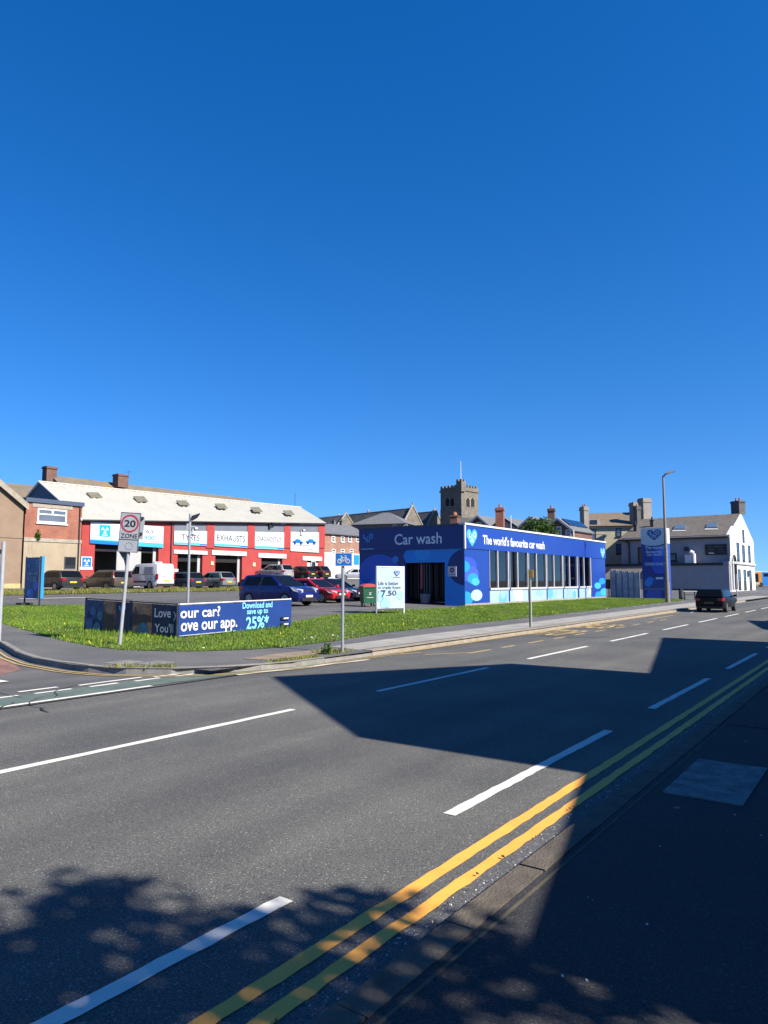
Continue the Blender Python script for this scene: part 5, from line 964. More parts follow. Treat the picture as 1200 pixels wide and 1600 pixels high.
# ------------------------------------------------------------------ long wrap-round banner
B0, B1, B2 = gt(131,985), gt(278,998), gt(455,980)
ba = thing('app_banner','long blue banner wrapped round a corner post, reading love your car','banner',tuple(B1))
BL, BR = Plane(B0.xy[:],*(B1-B0).xy), Plane(B1.xy[:],*(B2-B1).xy); lL, lR = (B1-B0).xy.length, (B2-B1).xy.length
def cloth(pl, u0, u1, zb0, zb1, zt0, zt1, m, name, d=0.0, nu=48, nv=10, amp=.012, seed=0):
    r = random.Random(seed); ph = [r.uniform(0,6) for _ in range(4)]; mb = MB()
    def pt(i,j):
        s, t = i/nu, j/nv; u = u0+(u1-u0)*s; z = (zb0+(zb1-zb0)*s)*(1-t)+(zt0+(zt1-zt0)*s)*t; z -= .02*math.sin(math.pi*((s*8) % 1))*t**6
        w_ = amp*(math.sin(u*5+ph[0]+3*t)+.6*math.sin(u*11+ph[1]-4*t)+.5*math.sin(9*t+ph[2]+2*u)); return pl.pt(u,z,d+w_)
    mb.v = [pt(i,j) for i in range(nu+1) for j in range(nv+1)]; k = nv+1
    mb.f = [(i*k+j,(i+1)*k+j,(i+1)*k+j+1,i*k+j+1) for i in range(nu) for j in range(nv)]; return mb
zB = [BL.uv(131,984)[1],BL.uv(277,996)[1],BR.uv(454,979)[1]]; zT = [BL.uv(133,936)[1],BL.uv(278,945.5)[1],BR.uv(453,937)[1]]
PBLU_SHADE = mat('banner blue shaded',(.014,.02,.055),.55,var=.08,scale=2); PBLU = mat('banner blue',(.012,.045,.21),.5,var=.05,scale=2)  # one blue wrap; shade on its left face is put into the colour
def bz(pl, L, za, zb_, s): return za+(zb_-za)*s
secs = [(0,.29,mat('bokeh dark blue',(.02,.05,.14),.55,var=.5,scale=3)),(.29,.5,mat('photo brown',(.20,.11,.06),.55,var=.4,scale=2)),(.5,.715,PBLU_SHADE),(.715,.93,mat('photo dusk',(.24,.13,.07),.55,var=.55,scale=2.2)),]
uu = [BL.uv(x,965)[0] for x in (131,180,238,260,313,413)]
def lz(t, u): return t[0]+(t[1]-t[0])*u/lL
u_of = lambda px: max(0,min(lL,BL.uv(px,970)[0]))
segs = [(131,161,'bokeh dark blue'),(161,180,'photo brown'),(180,207,'banner blue shaded'),(207,237,'photo dusk'),(237,278,'banner blue shaded')]
for i, (a, b, m) in enumerate(segs):
    a_, b_ = (0 if i == 0 else u_of(a)), (lL if i == 4 else u_of(b))
    obj('banner_sheet', cloth(BL,a_,b_,lz(zB[:2],a_),lz(zB[:2],b_),lz(zT[:2],a_),lz(zT[:2],b_),MATS[m],'s',nu=14,amp=.003,seed=4), MATS[m], ba, smooth=True, normals=False)
def bdisc(px,py,r,m,d,x0,x1):
    u,z = BL.uv(px,py); s_ = .019; q = MB(); q.disc(BL,u,z,r*s_,(d-.03)*.3+.012,24,clip=(u_of(x0)+.01,u_of(x1)-.01,lz(zB[:2],u)+.03,lz(zT[:2],u)-.03)); 
    if q.f: obj('printed_spot', q, m, ba, normals=False)
SP1, SP2, SP3 = mat('bokeh blue',(.025,.075,.20),.5,var=.35,scale=4), mat('bokeh teal',(.03,.12,.19),.5,var=.4,scale=4), mat('photo skin tone',(.20,.13,.085),.5,var=.4,scale=3)
for a in ((140,974,9,SP1,.03,131,161),(152,980,8,SP2,.034,131,161),(146,955,7,SP1,.038,131,161),(157,962,7,SP2,.042,131,161),(172,948,11,SP3,.03,161,180),(222,948,12,SP3,.03,207,237),(224,985,12,SP2,.038,207,237)): bdisc(*a)
PDK = mat('photo dark',(.035,.022,.018),.5,var=.35,scale=6)
for P_ in (((161.5,955),(168,962),(179.5,958),(179.5,985),(161.5,984)),((207.5,957),(215,962),(222,958),(236.5,963),(236.5,972),(207.5,974))):
    q = MB(); q.poly(BL,[BL.uv(*p_) for p_ in P_],.011); obj('printed_shape', q, PDK, ba, normals=False)
u,z = BL.uv(193,953); logo(BL,u,z,.42,PBLU_SHADE,mat('logo azure',(0,0,0)),ba,d=.03,heart=False)
obj('banner_sheet', cloth(BR,0,lR,zB[1],zB[2],zT[1],zT[2],PBLU,'s',nu=60,amp=.004,seed=9), PBLU, ba, smooth=True, normals=False)
LD = mat('dulled white lettering',(.50,.53,.58),.5,var=0)
txt(BL,'Love y',242,950.5,278,969.5,LD,ba,d=.013,bold=.012); txt(BL,"You'll l",242,974.5,278,988.5,LD,ba,d=.013,bold=.012)  # letters on the shaded face painted duller than round the corner
txt(BR,'our car?',281.5,948,343.5,964.5,WHITE,ba,d=.016,bold=.018); txt(BR,'ove our app.',282,970.5,370,989,WHITE,ba,d=.016,bold=.018)
txt(BR,'Download and',378.5,940.5,425,950,TEXTC,ba,d=.016,bold=.015); txt(BR,'save up to',385.5,951.5,418,961.5,TEXTC,ba,d=.016,bold=.015); txt(BR,'25%*',384,962,419.5,982,TEXTC,ba,d=.016,bold=.02)
for y0, y1 in ((963.5,968.5),(972.5,977.5)): q = MB(); a,b,c,d_ = BR.rect(437.5,y0,450,y1); q.pbox(BR,a,b,c,d_,.04,.05); obj('store_badge', q, TEXTB, ba); q = MB(); q.pbox(BR,a+(b-a)*.3,b-(b-a)*.08,c+(d_-c)*.25,c+(d_-c)*.75,.05,.056); obj('badge_print', q, LD, ba)
q = MB(); q.hexa([BR.pt(0.02,zB[1]+.03,.035),BR.pt(lR*.45,zB[1]+(zB[2]-zB[1])*.45+.03,.035),BR.pt(lR*.45,zB[1]+(zB[2]-zB[1])*.45+.03,.03),BR.pt(.02,zB[1]+.03,.03)],[BR.pt(0.02,zB[1]+.05,.035),BR.pt(lR*.45,zB[1]+(zB[2]-zB[1])*.45+.05,.035),BR.pt(lR*.45,zB[1]+(zB[2]-zB[1])*.45+.05,.03),BR.pt(.02,zB[1]+.05,.03)]); obj('small_print_line', q, LD, ba)
for pl, u, zt, m in ((BL,.0,zT[0],TRIMD),(BL,lL*.5,(zT[0]+zT[1])/2,TRIMD),(BR,.0,zT[1],TRIMD),(BR,lR*.5,(zT[1]+zT[2])/2,GALV),(BR,lR,zT[2],WHITE)):
    p_ = pl.pt(u,0,-.05); q = MB(); q.tube((p_.x,p_.y,g(p_.y)-.15),(p_.x,p_.y,zt+.05),.03,n=8); obj('post', q, m, ba)
q = MB(); q.tube(BL.pt(0,zT[0]+.02,-.03),BL.pt(lL,zT[1]+.02,-.03),.018,n=6); obj('top_rail', q, TRIMD, ba); q = MB(); q.tube(BR.pt(0,zT[1]+.02,-.03),BR.pt(lR,zT[2]+.02,-.03),.02,n=6); obj('top_rail', q, WHITE, ba)
for k in range(1,9):
    for pl, L_, a, b in ((BL,lL,zT[0],zT[1]),(BR,lR,zT[1],zT[2])):
        s_ = k/9; q = MB(); q.tube(pl.pt(L_*s_,a+(b-a)*s_-.03,.02),pl.pt(L_*s_,a+(b-a)*s_+.045,-.035),.008,n=5); obj('tie', q, TRIMD, ba)
# ------------------------------------------------------------------ upright two sided forecourt sign
F_ = gt(40,946); G_ = gt(59,947); fe = thing('price_sign','narrow dark blue two sided price sign standing on the grass at left','sign',tuple(F_))
FP = Plane(F_.xy[:],*(Matrix.Rotation(-.62,2)@RT.xy)); u0,u1 = FP.uv(39,900)[0], FP.uv(62,900)[0]; z0,z1 = FP.uv(50,935)[1], FP.uv(52,870.5)[1]
obj('banner_sheet', cloth(FP,u0,u1,z0,z0,z1,z1,NAVY,'s',nu=12,amp=.004,seed=2), NAVY, fe, smooth=True, normals=False)
e_ = FP.pt(u1,0); FB = Plane(e_.xy[:],*(Matrix.Rotation(.75,2)@RT.xy)); v1 = FB.uv(69,900)[0]; obj('banner_sheet', cloth(FB,.02,v1,z0,z0,z1+.02,z1+.05,AZURE,'s',nu=8,amp=.006,seed=3), mat('bright azure print',(0,0,0)), fe, smooth=True, normals=False)
for px, py, r, m, d_ in ((48,928,8,DEEPB,.010),(56,915,7,DEEPB,.011),(45,926,4,MIDB,.012)): u,z = FP.uv(px,py); q = MB(); q.disc(FP,u,z,r*.035,d_,24,clip=(u0+.03,u1-.03,z0+.03,z1-.03)); obj('bubble_print', q, m, fe, normals=False)
txt(FP,'Ultra HD',43.5,893,60,899,LD,fe,d=.014,bold=.01); txt(FP,'£',42.8,901,44.4,904.5,PALEB,fe,d=.014); txt(FP,'13.00',44.8,900.5,57.5,908.5,LD,fe,d=.014,bold=.012); u,z = FP.uv(46.5,884); q = MB(); q.disc(FP,u,z,.09,.045,20,r_in=.06); obj('round_mark', q, MIDB, fe, normals=False)
for y in (876,880,884): q = MB(); a,b,c,d_ = FP.rect(57,y,61.5,y+1.2); q.pbox(FP,a,b,c,d_,.04,.046); obj('print_line', q, MIDB, fe)
for pl, u, m in ((FP,u0,BLACK),(FP,u1,BLACK),(FB,v1*.1,GALV)): p_ = pl.pt(u,0,-.04); q = MB(); q.tube((p_.x,p_.y,g(p_.y)-.1),(p_.x,p_.y,z1+.03),.04,n=8); obj('post', q, m, fe)
q = MB(); p_ = FP.pt(u0,0,-.04); q.box(p_.x-.3,p_.x+.3,p_.y-.25,p_.y+.25,g(p_.y)-.02,g(p_.y)+.12); obj('foot', q, BLACK, fe)
# ------------------------------------------------------------------ foam price banner
A_, B_ = gt(589,956), gt(630,961); A_ = at(588.5,955,33.5); B_ = at(631.5,957,34.4); fo = thing('foam_banner','pale blue price banner on two posts in front of the car wash door','banner',((A_.x+B_.x)/2,(A_.y+B_.y)/2,g(A_.y)))
FO = Plane(A_.xy[:],*(B_-A_).xy); L_ = (B_-A_).xy.length; z0, z1 = FO.uv(610,950.5)[1], FO.uv(610,886.5)[1]; FOAM = mat('foam banner vinyl',(.42,.55,.63),.45,var=.16,scale=1.6)
obj('banner_sheet', cloth(FO,.03,L_-.03,z0,z0,z1,z1,FOAM,'s',nu=26,nv=26,amp=.007,seed=21), FOAM, fo, smooth=True, normals=False)
for px,py,r,m in ((594,932,8,mat('foam blue',(.30,.60,.80),.45,var=.1)),(625,930,7,MATS['foam blue']),(602,943,10,MATS['foam blue'])): u,z = FO.uv(px,py); q = MB(); q.disc(FO,u,z,r*.029,.019,24,clip=(.06,L_-.06,z0+.04,z1-.05)); obj('bubble_print', q, m, fo, normals=False)
txt(FO,'Life is better',591,908.3,622.5,914,INK,fo,d=.022); txt(FO,'in triple foam',591,915.2,625.5,921.3,INK,fo,d=.022); txt(FO,'£',590.5,922.5,592.8,926.5,INK,fo,d=.022); txt(FO,'7',594.5,922,602.5,934,INK,fo,d=.022,bold=.015); txt(FO,'.50',603,922.5,619,930.5,INK,fo,d=.022,bold=.01)
u,z = FO.uv(620,896); logo(FO,u,z,.36,mat('logo blue',(0,0,0)),WHITEV,fo,d=.02); q = MB(); a,b,c,d_ = FO.rect(614.5,901.8,626,902.6); q.pbox(FO,a,b,c,d_,.018,.022); obj('logo_underline', q, PANELG, fo)
for u in (0,L_): p_ = FO.pt(u,0,-.03); q = MB(); q.tube((p_.x,p_.y,g(p_.y)-.1),(p_.x,p_.y,z1+.06),.04,n=10); obj('post', q, GALV if u == 0 else WHITE, fo)
q = MB(); q.tube(FO.pt(0,z1+.02,-.03),FO.pt(L_,z1+.02,-.03),.03,n=8); obj('top_rail', q, WHITE, fo)
# ------------------------------------------------------------------ green trade bin
P = gt(575,947.5); bi = thing('trade_bin','green wheeled trade bin with a red lid beside the car wash','bin',tuple(P)); bi.rotation_euler.z = math.radians(-35); bi.scale = (.82,.82,.95)
BGR = mat('bin green',(.012,.10,.05),.45,var=.1); q = MB(); q.hexa([(-.42,-.40,.2),(.42,-.40,.2),(.42,.40,.2),(-.42,.40,.2)],[(-.5,-.48,1.12),(.5,-.48,1.12),(.5,.48,1.12),(-.5,.48,1.12)]); q.box(-.54,.54,-.52,.52,1.10,1.16); obj('body', q, BGR, bi, local=True)
q = MB(); pr = [(-.53,1.165),(.53,1.165),(.5,1.22),(.25,1.31),(0,1.34),(-.25,1.31),(-.5,1.22)]; q.prism([(x,-.5,z) for x,z in pr],(0,1.0,0)); obj('lid', q, mat('bin red',(.55,.06,.06),.45,var=.1), bi, local=True)
for x in (-.34,.34):
    for y in (-.3,.3): q = MB(); q.tube((x-.04,y,.1),(x+.04,y,.1),.1,n=12); q.box(x-.03,x+.03,y-.03,y+.03,.1,.22); obj('wheel', q, BLACK, bi, local=True)
q = MB()
for a,b,c,d_ in ((-.07,.68,.07,.84),(.07,.68,-.07,.84)):
    q.face([(a-.02,-.474,b),(a+.02,-.474,b),(c+.02,-.486,d_),(c-.02,-.486,d_)])
obj('white_mark', q, WHITE, bi, local=True, normals=False); q = MB(); q.box(-.25,.25,-.462,-.455,.5,.55); obj('print_line', q, GREYR, bi, local=True)
# ------------------------------------------------------------------ cars
def rounded(poly, r, n=3):
    out = []
    for i in range(len(poly)):
        p0, p1, p2 = Vector(poly[i-1]), Vector(poly[i]), Vector(poly[(i+1)%len(poly)]); a, b = p0-p1, p2-p1; k = min(r,a.length*.45,b.length*.45); a = p1+a.normalized()*k; b = p1+b.normalized()*k
        for j in range(n+1): t = j/n; out.append(tuple(a*(1-t)**2+p1*2*t*(1-t)+b*t*t))
    return out
def body_mesh(poly, hw, taper, bevel, L):
    """side profile extruded across the car, edges rounded, ends narrowed in plan"""
    bm = bmesh.new(); k = len(poly); vs = []
    for s in (-1,1): vs.append([bm.verts.new((x,s*hw,z)) for x,z in poly])
    bm.faces.new(vs[0]); bm.faces.new(vs[1][::-1])
    for i in range(k): bm.faces.new((vs[0][i-1],vs[0][i],vs[1][i],vs[1][i-1]) )
    bmesh.ops.recalc_face_normals(bm, faces=bm.faces)
    ed = [e for e in bm.edges if abs(e.verts[0].co.y-e.verts[1].co.y) < 1e-6]
    bmesh.ops.bevel(bm, geom=ed, offset=bevel, segments=2, profile=.6, affect='EDGES', clamp_overlap=True)
    for v in bm.verts: v.co.y *= taper(v.co.x, v.co.z)
    bmesh.ops.triangulate(bm, faces=[f for f in bm.faces if len(f.verts) > 4])
    return bm
def from_bm(name, bm, m, parent, smooth=True):
    me = bpy.data.meshes.new(name); bm.to_mesh(me); bm.free(); o = link(name, me, m, parent)
    if smooth:
        for p in me.polygons: p.use_smooth = True
        me.set_sharp_from_angle(angle=math.radians(38))
    return o
def car(label, loc, head, paint, kind='hatch', L=4.2, W=1.78, H=1.47, group='cars parked outside the garage', sc=1.0, tails='low', plate=True, trim=None, name='parked_car', roofrail=False, hoodm=None, pmat=None):
    t = thing(name, label, 'car', loc, group, head); t.scale = (sc,)*3
    h = L/2; belt = H*.63; wb = L*.3; ra = .345 if H < 1.6 else .37
    T = {'hatch':dict(rb=-h+.10,rr=-h+.48,rf=.02*L,sb=.27*L,hood=belt-.03,nose=H*.47,tail=belt+.0),
         'suv':dict(rb=-h+.06,rr=-h+.42,rf=.04*L,sb=.27*L,hood=belt+.0,nose=H*.52,tail=belt),
         'estate':dict(rb=-h+.05,rr=-h+.30,rf=.04*L,sb=.24*L,hood=belt-.02,nose=H*.46,tail=belt),
         'sedan':dict(rb=-h+.70,rr=-h+1.35,rf=.03*L,sb=.24*L,hood=belt-.04,nose=H*.47,tail=belt+.02)}[kind]
    arch = lambda cx: [(cx-math.cos(a)*ra, ra*.93-.05+math.sin(a)*ra) for a in [math.pi*i/10 for i in range(11)]]
    zb = .21; low = [(-h+.04,zb+.12),(-wb-ra-.05,zb)] + arch(-wb) + arch(wb) + [(wb+ra+.05,zb),(h-.06,zb+.05)]
    upp = [(h,.42),(h+.015,.55),(h-.01,T['nose']-.08),(h-.07,T['nose']),(h-.30,T['hood']-.10),(h-.6,T['hood']-.045),(T['sb']+.05,T['hood']),(0,belt),(T['rb']+.2,T['tail'])]
    upp += [(-h+.03,T['tail']-.05)] if kind != 'sedan' else [(-h+.1,T['tail']-.02),(-h+.02,T['tail']-.12)]
    upp += [(-h-.0,.55),(-h+.03,.42)]
    tp = lambda x, z: (1-.13*max(0,(abs(x)-h*.55)/(h*.45))**2.2)*(1-.05*max(0,(.45-z)/.3))*(1-.03*max(0,(z-.7)/.3))
    from_bm('body', body_mesh(low+upp, W/2, tp, .035, L), paint, t)
    gh = [(T['rb'],T['tail']-.06),(T['sb'],T['hood']-.06),(T['rf'],H-.03),(T['rf']-.35*L*.5,H),(T['rr'],H-.04)]
    hw = lambda z: (W/2-.05)-(z-belt)*.30; gp = rounded(gh,.12,3)
    bm = body_mesh(gp, 1.0, lambda x,z: hw(z)*(1-.04*max(0,(abs(x)-h*.5)/(h*.5))), .03, L); from_bm('cabin', bm, paint, t)
    sq = lambda y,x,z: (x, y*(hw(z)+.006)*(1-.04*max(0,(abs(x)-h*.5)/(h*.5))), z)
    zl, zu = belt+.03, H-.12; lerp = lambda a,b,k: a+(b-a)*k
    xr = lambda z: lerp(T['rb'],T['rr'],(z-T['tail']+.06)/(H-.04-T['tail']+.06)); xf = lambda z: lerp(T['sb'],T['rf'],(z-T['hood']+.06)/(H-.03-T['hood']+.06))
    a, b = xr(zl)+.22, xf(zl)-.16; c, d = xr(zu)+.20, xf(zu)-.12
    cuts = {'hatch':(0,.34,.62,1),'suv':(0,.24,.56,1),'estate':(0,.30,.60,1),'sedan':(0,.42,1)}[kind]
    for y in (-1,1):
        for k0, k1 in zip(cuts, cuts[1:]):
            p = [sq(y,lerp(a,b,k0)+.03,zl),sq(y,lerp(a,b,k1)-.03,zl),sq(y,lerp(c,d,k1)-.03,zu),sq(y,lerp(c,d,k0)+.03,zu)]; q = MB(); q.prism(p,(0,-y*.02,0)); obj('side_window', q, CARGLASS, t, local=True)
    def endglass(nm, xq, z0_, z1_, off):
        p = [(xq(z0_)+off,-hw(z0_)+.10,z0_),(xq(z0_)+off,hw(z0_)-.10,z0_),(xq(z1_)+off,hw(z1_)-.07,z1_),(xq(z1_)+off,-hw(z1_)+.07,z1_)]; q = MB(); q.prism(p,(-off*1.2,0,0)); obj(nm, q, CARGLASS, t, local=True)
    endglass('windscreen', xf, zl-.02, zu+.05, .035); endglass('rear_window', xr, zl+.02, zu+.04, -.035)
    if hoodm: q = MB(); zz = T['hood']; q.hexa([(T['sb']+.12,-W*.38,zz-.06),(h-.36,-W*.34,zz-.13),(h-.36,W*.34,zz-.13),(T['sb']+.12,W*.38,zz-.06)],[(T['sb']+.12,-W*.38,zz+.012),(h-.36,-W*.34,zz-.06),(h-.36,W*.34,zz-.06),(T['sb']+.12,W*.38,zz+.012)]); obj('bonnet_reflection', q, hoodm, t, local=True)
    for x in (-wb,wb):
        for y in (-1,1):
            yo = y*(W/2-.02); q = MB(); q.tube((x,yo,ra*.92),(x,yo-y*.2,ra*.92),ra*.92,n=20); o = obj('wheel', q, TYRE, t, local=True); q = MB(); q.tube((x,yo+y*.012,ra*.92),(x,yo-y*.03,ra*.92),ra*.60,n=16); obj('rim', q, RIM, o, local=True)
            q = MB()
            for s in range(5):
                an_ = 2*math.pi*(s+.5)/5; cx, cz = x+math.cos(an_)*ra*.36, ra*.92+math.sin(an_)*ra*.36; q.tube((cx,yo+y*.016,cz),(cx,yo,cz),ra*.13,n=8)
            obj('rim_holes', q, BLACK, o, local=True)
    for y in (-1,1):
        if tails == 'tall': zz = ((T['tail']-.28,H-.18),)
        elif tails == 'van': zz = ((.75,1.15),)
        else: zz = ((T['tail']-.22,T['tail']-.03),)
        for z0_,z1_ in zz:
            q = MB(); yy = W/2*.87; xo = -h+.02
            if tails == 'tall': q.prism([(-h-.012,y*(yy-.13),z0_),(-h-.012,y*(yy+.0),z0_),(xr(z1_)-.02,y*(hw(z1_)+.0),z1_),(xr(z1_)-.02,y*(hw(z1_)-.08),z1_)],(.16,0,0))
            else: q.hexa([(-h-.015,y*(yy-.26),z0_+.04),(-h-.015,y*yy,z0_),(-h+.28,y*(yy+.085),z0_+.05),(-h+.28,y*(yy-.2),z0_)],[(-h-.01,y*(yy-.26),z1_-.03),(-h-.01,y*yy,z1_),(-h+.28,y*(yy+.085),z1_-.01),(-h+.28,y*(yy-.2),z1_)])
            obj('tail_light', q, TAIL, t, local=True)
        zn = T['nose']; q = MB(); yy = W/2*.86; q.hexa([(h+.02,y*(yy-.30),zn-.15),(h-.04,y*(yy+.035),zn-.13),(h-.30,y*(yy+.10),zn-.06),(h-.30,y*(yy-.3),zn-.03)],[(h-.02,y*(yy-.36),zn+.0),(h-.10,y*(yy+.02),zn+.05),(h-.52,y*(yy+.095),zn+.13),(h-.42,y*(yy-.3),zn+.09)]); obj('headlight', q, HEADL, t, local=True)
        q = MB(); q.hexa([(T['sb']-.22,y*(W/2-.04),belt+.0),(T['sb']-.10,y*(W/2-.04),belt),(T['sb']-.10,y*(W/2+.16),belt+.02),(T['sb']-.22,y*(W/2+.16),belt+.02)],[(T['sb']-.22,y*(W/2-.04),belt+.12),(T['sb']-.13,y*(W/2-.04),belt+.12),(T['sb']-.13,y*(W/2+.16),belt+.14),(T['sb']-.22,y*(W/2+.16),belt+.14)]); obj('mirror', q, paint, t, local=True)
        for k in cuts[1:-1]:
            xx = lerp(a,b,k)-.12; q = MB(); q.box(xx-.09,xx+.09,y*(W/2+.0)-.008,y*(W/2)+.012,belt-.14,belt-.115); obj('door_handle', q, paint if not trim else trim, t, local=True)
            q = MB(); q.box(lerp(a,b,k)-.006,lerp(a,b,k)+.006,y*(W/2-.006)-.003,y*(W/2-.003)+.003,.35,belt-.03); obj('door_gap', q, BLACK, t, local=True)
    q = MB(); q.box(-h-.02,-h+.1,-W*.40,W*.40,.24,.36); obj('rear_bumper', q, BLACK, t, local=True)
    q = MB(); q.box(h-.1,h+.02,-W*.30,W*.30,.26,.42); q.box(h-.1,h+.012,-W*.24,W*.24,T['nose']-.11,T['nose']-.03); obj('grille', q, BLACK, t, local=True)
    q = MB(); zp = .52 if kind != 'hatch' else .56; q.box(-h-.025,-h+.05,-.26,.26,zp,zp+.11); obj('rear_plate', q, pmat or PLATEY, t, local=True)
    q = MB(); q.box(h-.05,h+.03,-.26,.26,.45,.56); obj('front_plate', q, WHITE, t, local=True)
    if roofrail:
        for y in (-1,1): q = MB(); q.path([(T['rr']+.1,y*(hw(H)-.05),H+.02),(T['rf']-.1,y*(hw(H)-.05),H+.02)],.025,6); obj('roof_rail', q, RIM, t, local=True)
    return t
def carpaint(n, c, metal=.2, rough=.35): return mat(n, c, rough, metal, var=0, coat=.6)
def rx(px, Y): return Plane((0,Y),1,0).hit(px,905).x
N_, S_ = math.pi/2, -math.pi/2
def north(label, px, Y, pm, L, dz=0.0, **k): return car(label,(rx(px,Y),Y+L/2,g(Y)+dz),N_,pm,L=L,**k)
north('dark grey hatchback parked leftmost in front of the annex',113,50.8,carpaint('dark grey paint',(.035,.038,.045)),4.2,W=1.85,sc=1.07)
north('bronze grey estate car with tall red tail lamps behind the speed sign',192,50.6,carpaint('bronze grey paint',(.13,.12,.10),.5),4.6,kind='estate',W=1.86,H=1.48,tails='tall',sc=1.07,roofrail=True)
north('navy hatchback beside the white van, behind the floodlight post',309,50.8,carpaint('navy paint',(.03,.04,.075)),4.1,W=1.78,sc=1.05)
north('pale green silver hatchback near the middle garage bays',357,50.8,carpaint('pale silver green paint',(.30,.34,.33),.5),4.0,W=1.7,H=1.5,sc=1.08)
north('silver crossover with sloping windows behind the dark blue car',451.5,53,carpaint('silver paint',(.46,.47,.49),.45),4.4,dz=.8,kind='suv',W=1.82,H=1.68,sc=1.0)
north('black hatchback right of the silver crossover outside the last bay',489,53.4,carpaint('black paint',(.02,.022,.026)),4.0,dz=.85,W=1.75,H=1.5,sc=1.0)
north('black small car with round rear light by the white container',511,54.2,carpaint('black green paint',(.025,.03,.032)),3.8,dz=.85,W=1.72,H=1.58,sc=1.0)
car('silver saloon seen side on behind the cycle sign',(rx(553,53.5),53.5,g(53)+.75),math.radians(140),carpaint('silver paint',(0,0,0)),kind='sedan',L=4.4,H=1.46)
fc = MB(); fc.hexa([(52,48.5,.7),(84,48.5,.7),(84,64,.7),(50,64,.7)],[(53,50,g(50)+.02),(84,50,g(50)+.02),(84,57.7,g(57)+.78),(53,57.7,g(57)+.78)])
fc = MB(); fc.add([(53.2,49,g(49)),(90,49,g(49)),(90,52.2,g(52)+.8),(54.2,52.2,g(52)+.8),(90,57.9,g(58)+.8),(54.2,57.9,g(58)+.8)],[(0,1,2,3),(3,2,4,5),(0,3,5)]); struct(obj('raised_forecourt', fc, TARMAC, normals=False))
def south(label, px, Y, pm, L, **k): return car(label,(rx(px,Y),Y+L/2,g(Y)),S_,pm,L=L,group='cars parked beside the car wash',**k)
kb = carpaint('deep blue paint',(.012,.022,.16),.4)
south('dark blue tall crossover facing the road, left of the red hatchback',480,26.4,kb,4.35,kind='suv',W=1.82,H=1.62,sc=1.07)
south('red hatchback with dark reflecting bonnet between two dark blue cars',532,27.6,carpaint('red paint',(.50,.018,.03),.1,.25),4.15,W=1.80,H=1.42,sc=1.06,hoodm=carpaint('bonnet reflection tone',(.03,.015,.03)))  # the bonnet's dark reflection is painted on as a sheet
south('black navy saloon tight against the car wash wall',562,28.4,carpaint('black navy paint',(.012,.016,.035)),4.5,kind='sedan',W=1.8,H=1.42,sc=1.05)
# white van
vx = rx(257.5,50.8); vn = thing('parked_van','white panel van with a roof sign parked outside the garage','van',(vx,50.8+2.2,g(51)),None,N_); vn.scale = (1.07,1.07,1.2)
VW = mat('van white',(.72,.73,.74),.35,var=.03,coat=.4); h, W, H = 2.2, 1.83, 1.85; ra = .35; arch = lambda cx: [(cx-math.cos(a)*ra,.28+math.sin(a)*ra) for a in [math.pi*i/10 for i in range(11)]]
low = [(-h+.03,.3),(-1.32-ra-.04,.22)]+arch(-1.32)+arch(1.32)+[(1.32+ra+.04,.22),(h-.05,.28)]; upp = [(h,.45),(h-.03,.85),(h-.35,1.02),(h-.95,1.15),(h-1.55,1.78),(h-1.9,H),(-h+.25,H),(-h+.08,H-.1),(-h,1.0),(-h,.4)]
tp = lambda x,z: (1-.12*max(0,(abs(x)-h*.6)/(h*.4))**2.2)*(1-.10*max(0,(z-1.05)/.8)); from_bm('body', body_mesh(low+upp,W/2,tp,.05,4.4), VW, vn)
for y in (-1,1):
    f = lambda x,z: (x,y*(W/2*(1-.10*max(0,(z-1.05)/.8))+.004),z); q = MB(); q.prism([f(-1.75,1.12),f(-.55,1.12),f(-.55,1.62),f(-1.65,1.62)],(0,-y*.02,0)); obj('side_panel_recess', q, mat('van recess grey',(.30,.33,.38),.4,var=.05), vn, local=True)
    q = MB(); q.prism([f(.1,1.12),f(1.05,1.12),f(.62,1.65),f(.1,1.66)],(0,-y*.02,0)); obj('side_window', q, CARGLASS, vn, local=True)
    q = MB(); q.box(-.92,.9,y*(W/2+.002)-.02,y*(W/2)+.02,.5,.62); obj('rub_strip', q, BLACK, vn, local=True); q = MB(); q.box(-1.9,.0,y*(W/2-.01)-.012,y*(W/2-.01)+.012,1.05,1.08); obj('slide_rail', q, BLACK, vn, local=True)
    q = MB(); q.box(-h-.02,-h+.14,y*.79-.07,y*.79+.07,.72,1.12); obj('tail_light', q, TAIL, vn, local=True)
    for x in (-1.32,1.32): yo = y*(W/2-.02); q = MB(); q.tube((x,yo,.32),(x,yo-y*.2,.32),.32,n=20); o = obj('wheel', q, TYRE, vn, local=True); q = MB(); q.tube((x,yo+y*.012,.32),(x,yo,.32),.19,n=16); obj('rim', q, RIM, o, local=True)
    q = MB(); q.box(h-1.15,h-1.03,y*.95-.09,y*.95+.09,1.1,1.34); obj('mirror', q, BLACK, vn, local=True); q = MB(); q.box(h-.2,h-.0,y*.68-.16,y*.68+.16,.72,.92); obj('headlight', q, HEADL, vn, local=True)
q = MB(); q.box(-h-.03,-h+.1,-.82,.82,.3,.44); obj('rear_bumper', q, BLACK, vn, local=True); q = MB(); q.box(-h-.02,-h+.02,-.006,.006,.5,1.7); obj('door_gap', q, PANELG, vn, local=True)
q = MB(); q.box(-h-.03,-h+.02,-.3,.22,.58,.7); obj('rear_plate', q, PLATEY, vn, local=True); q = MB(); q.box(-h-.04,-h,.1,.3,.95,.99); obj('door_handle', q, BLACK, vn, local=True)
q = MB(); q.prism([(h-1.0,-.72,1.2),(h-1.0,.72,1.2),(h-1.5,.66,1.74),(h-1.5,-.66,1.74)],(.06,0,.05)); obj('windscreen', q, CARGLASS, vn, local=True)
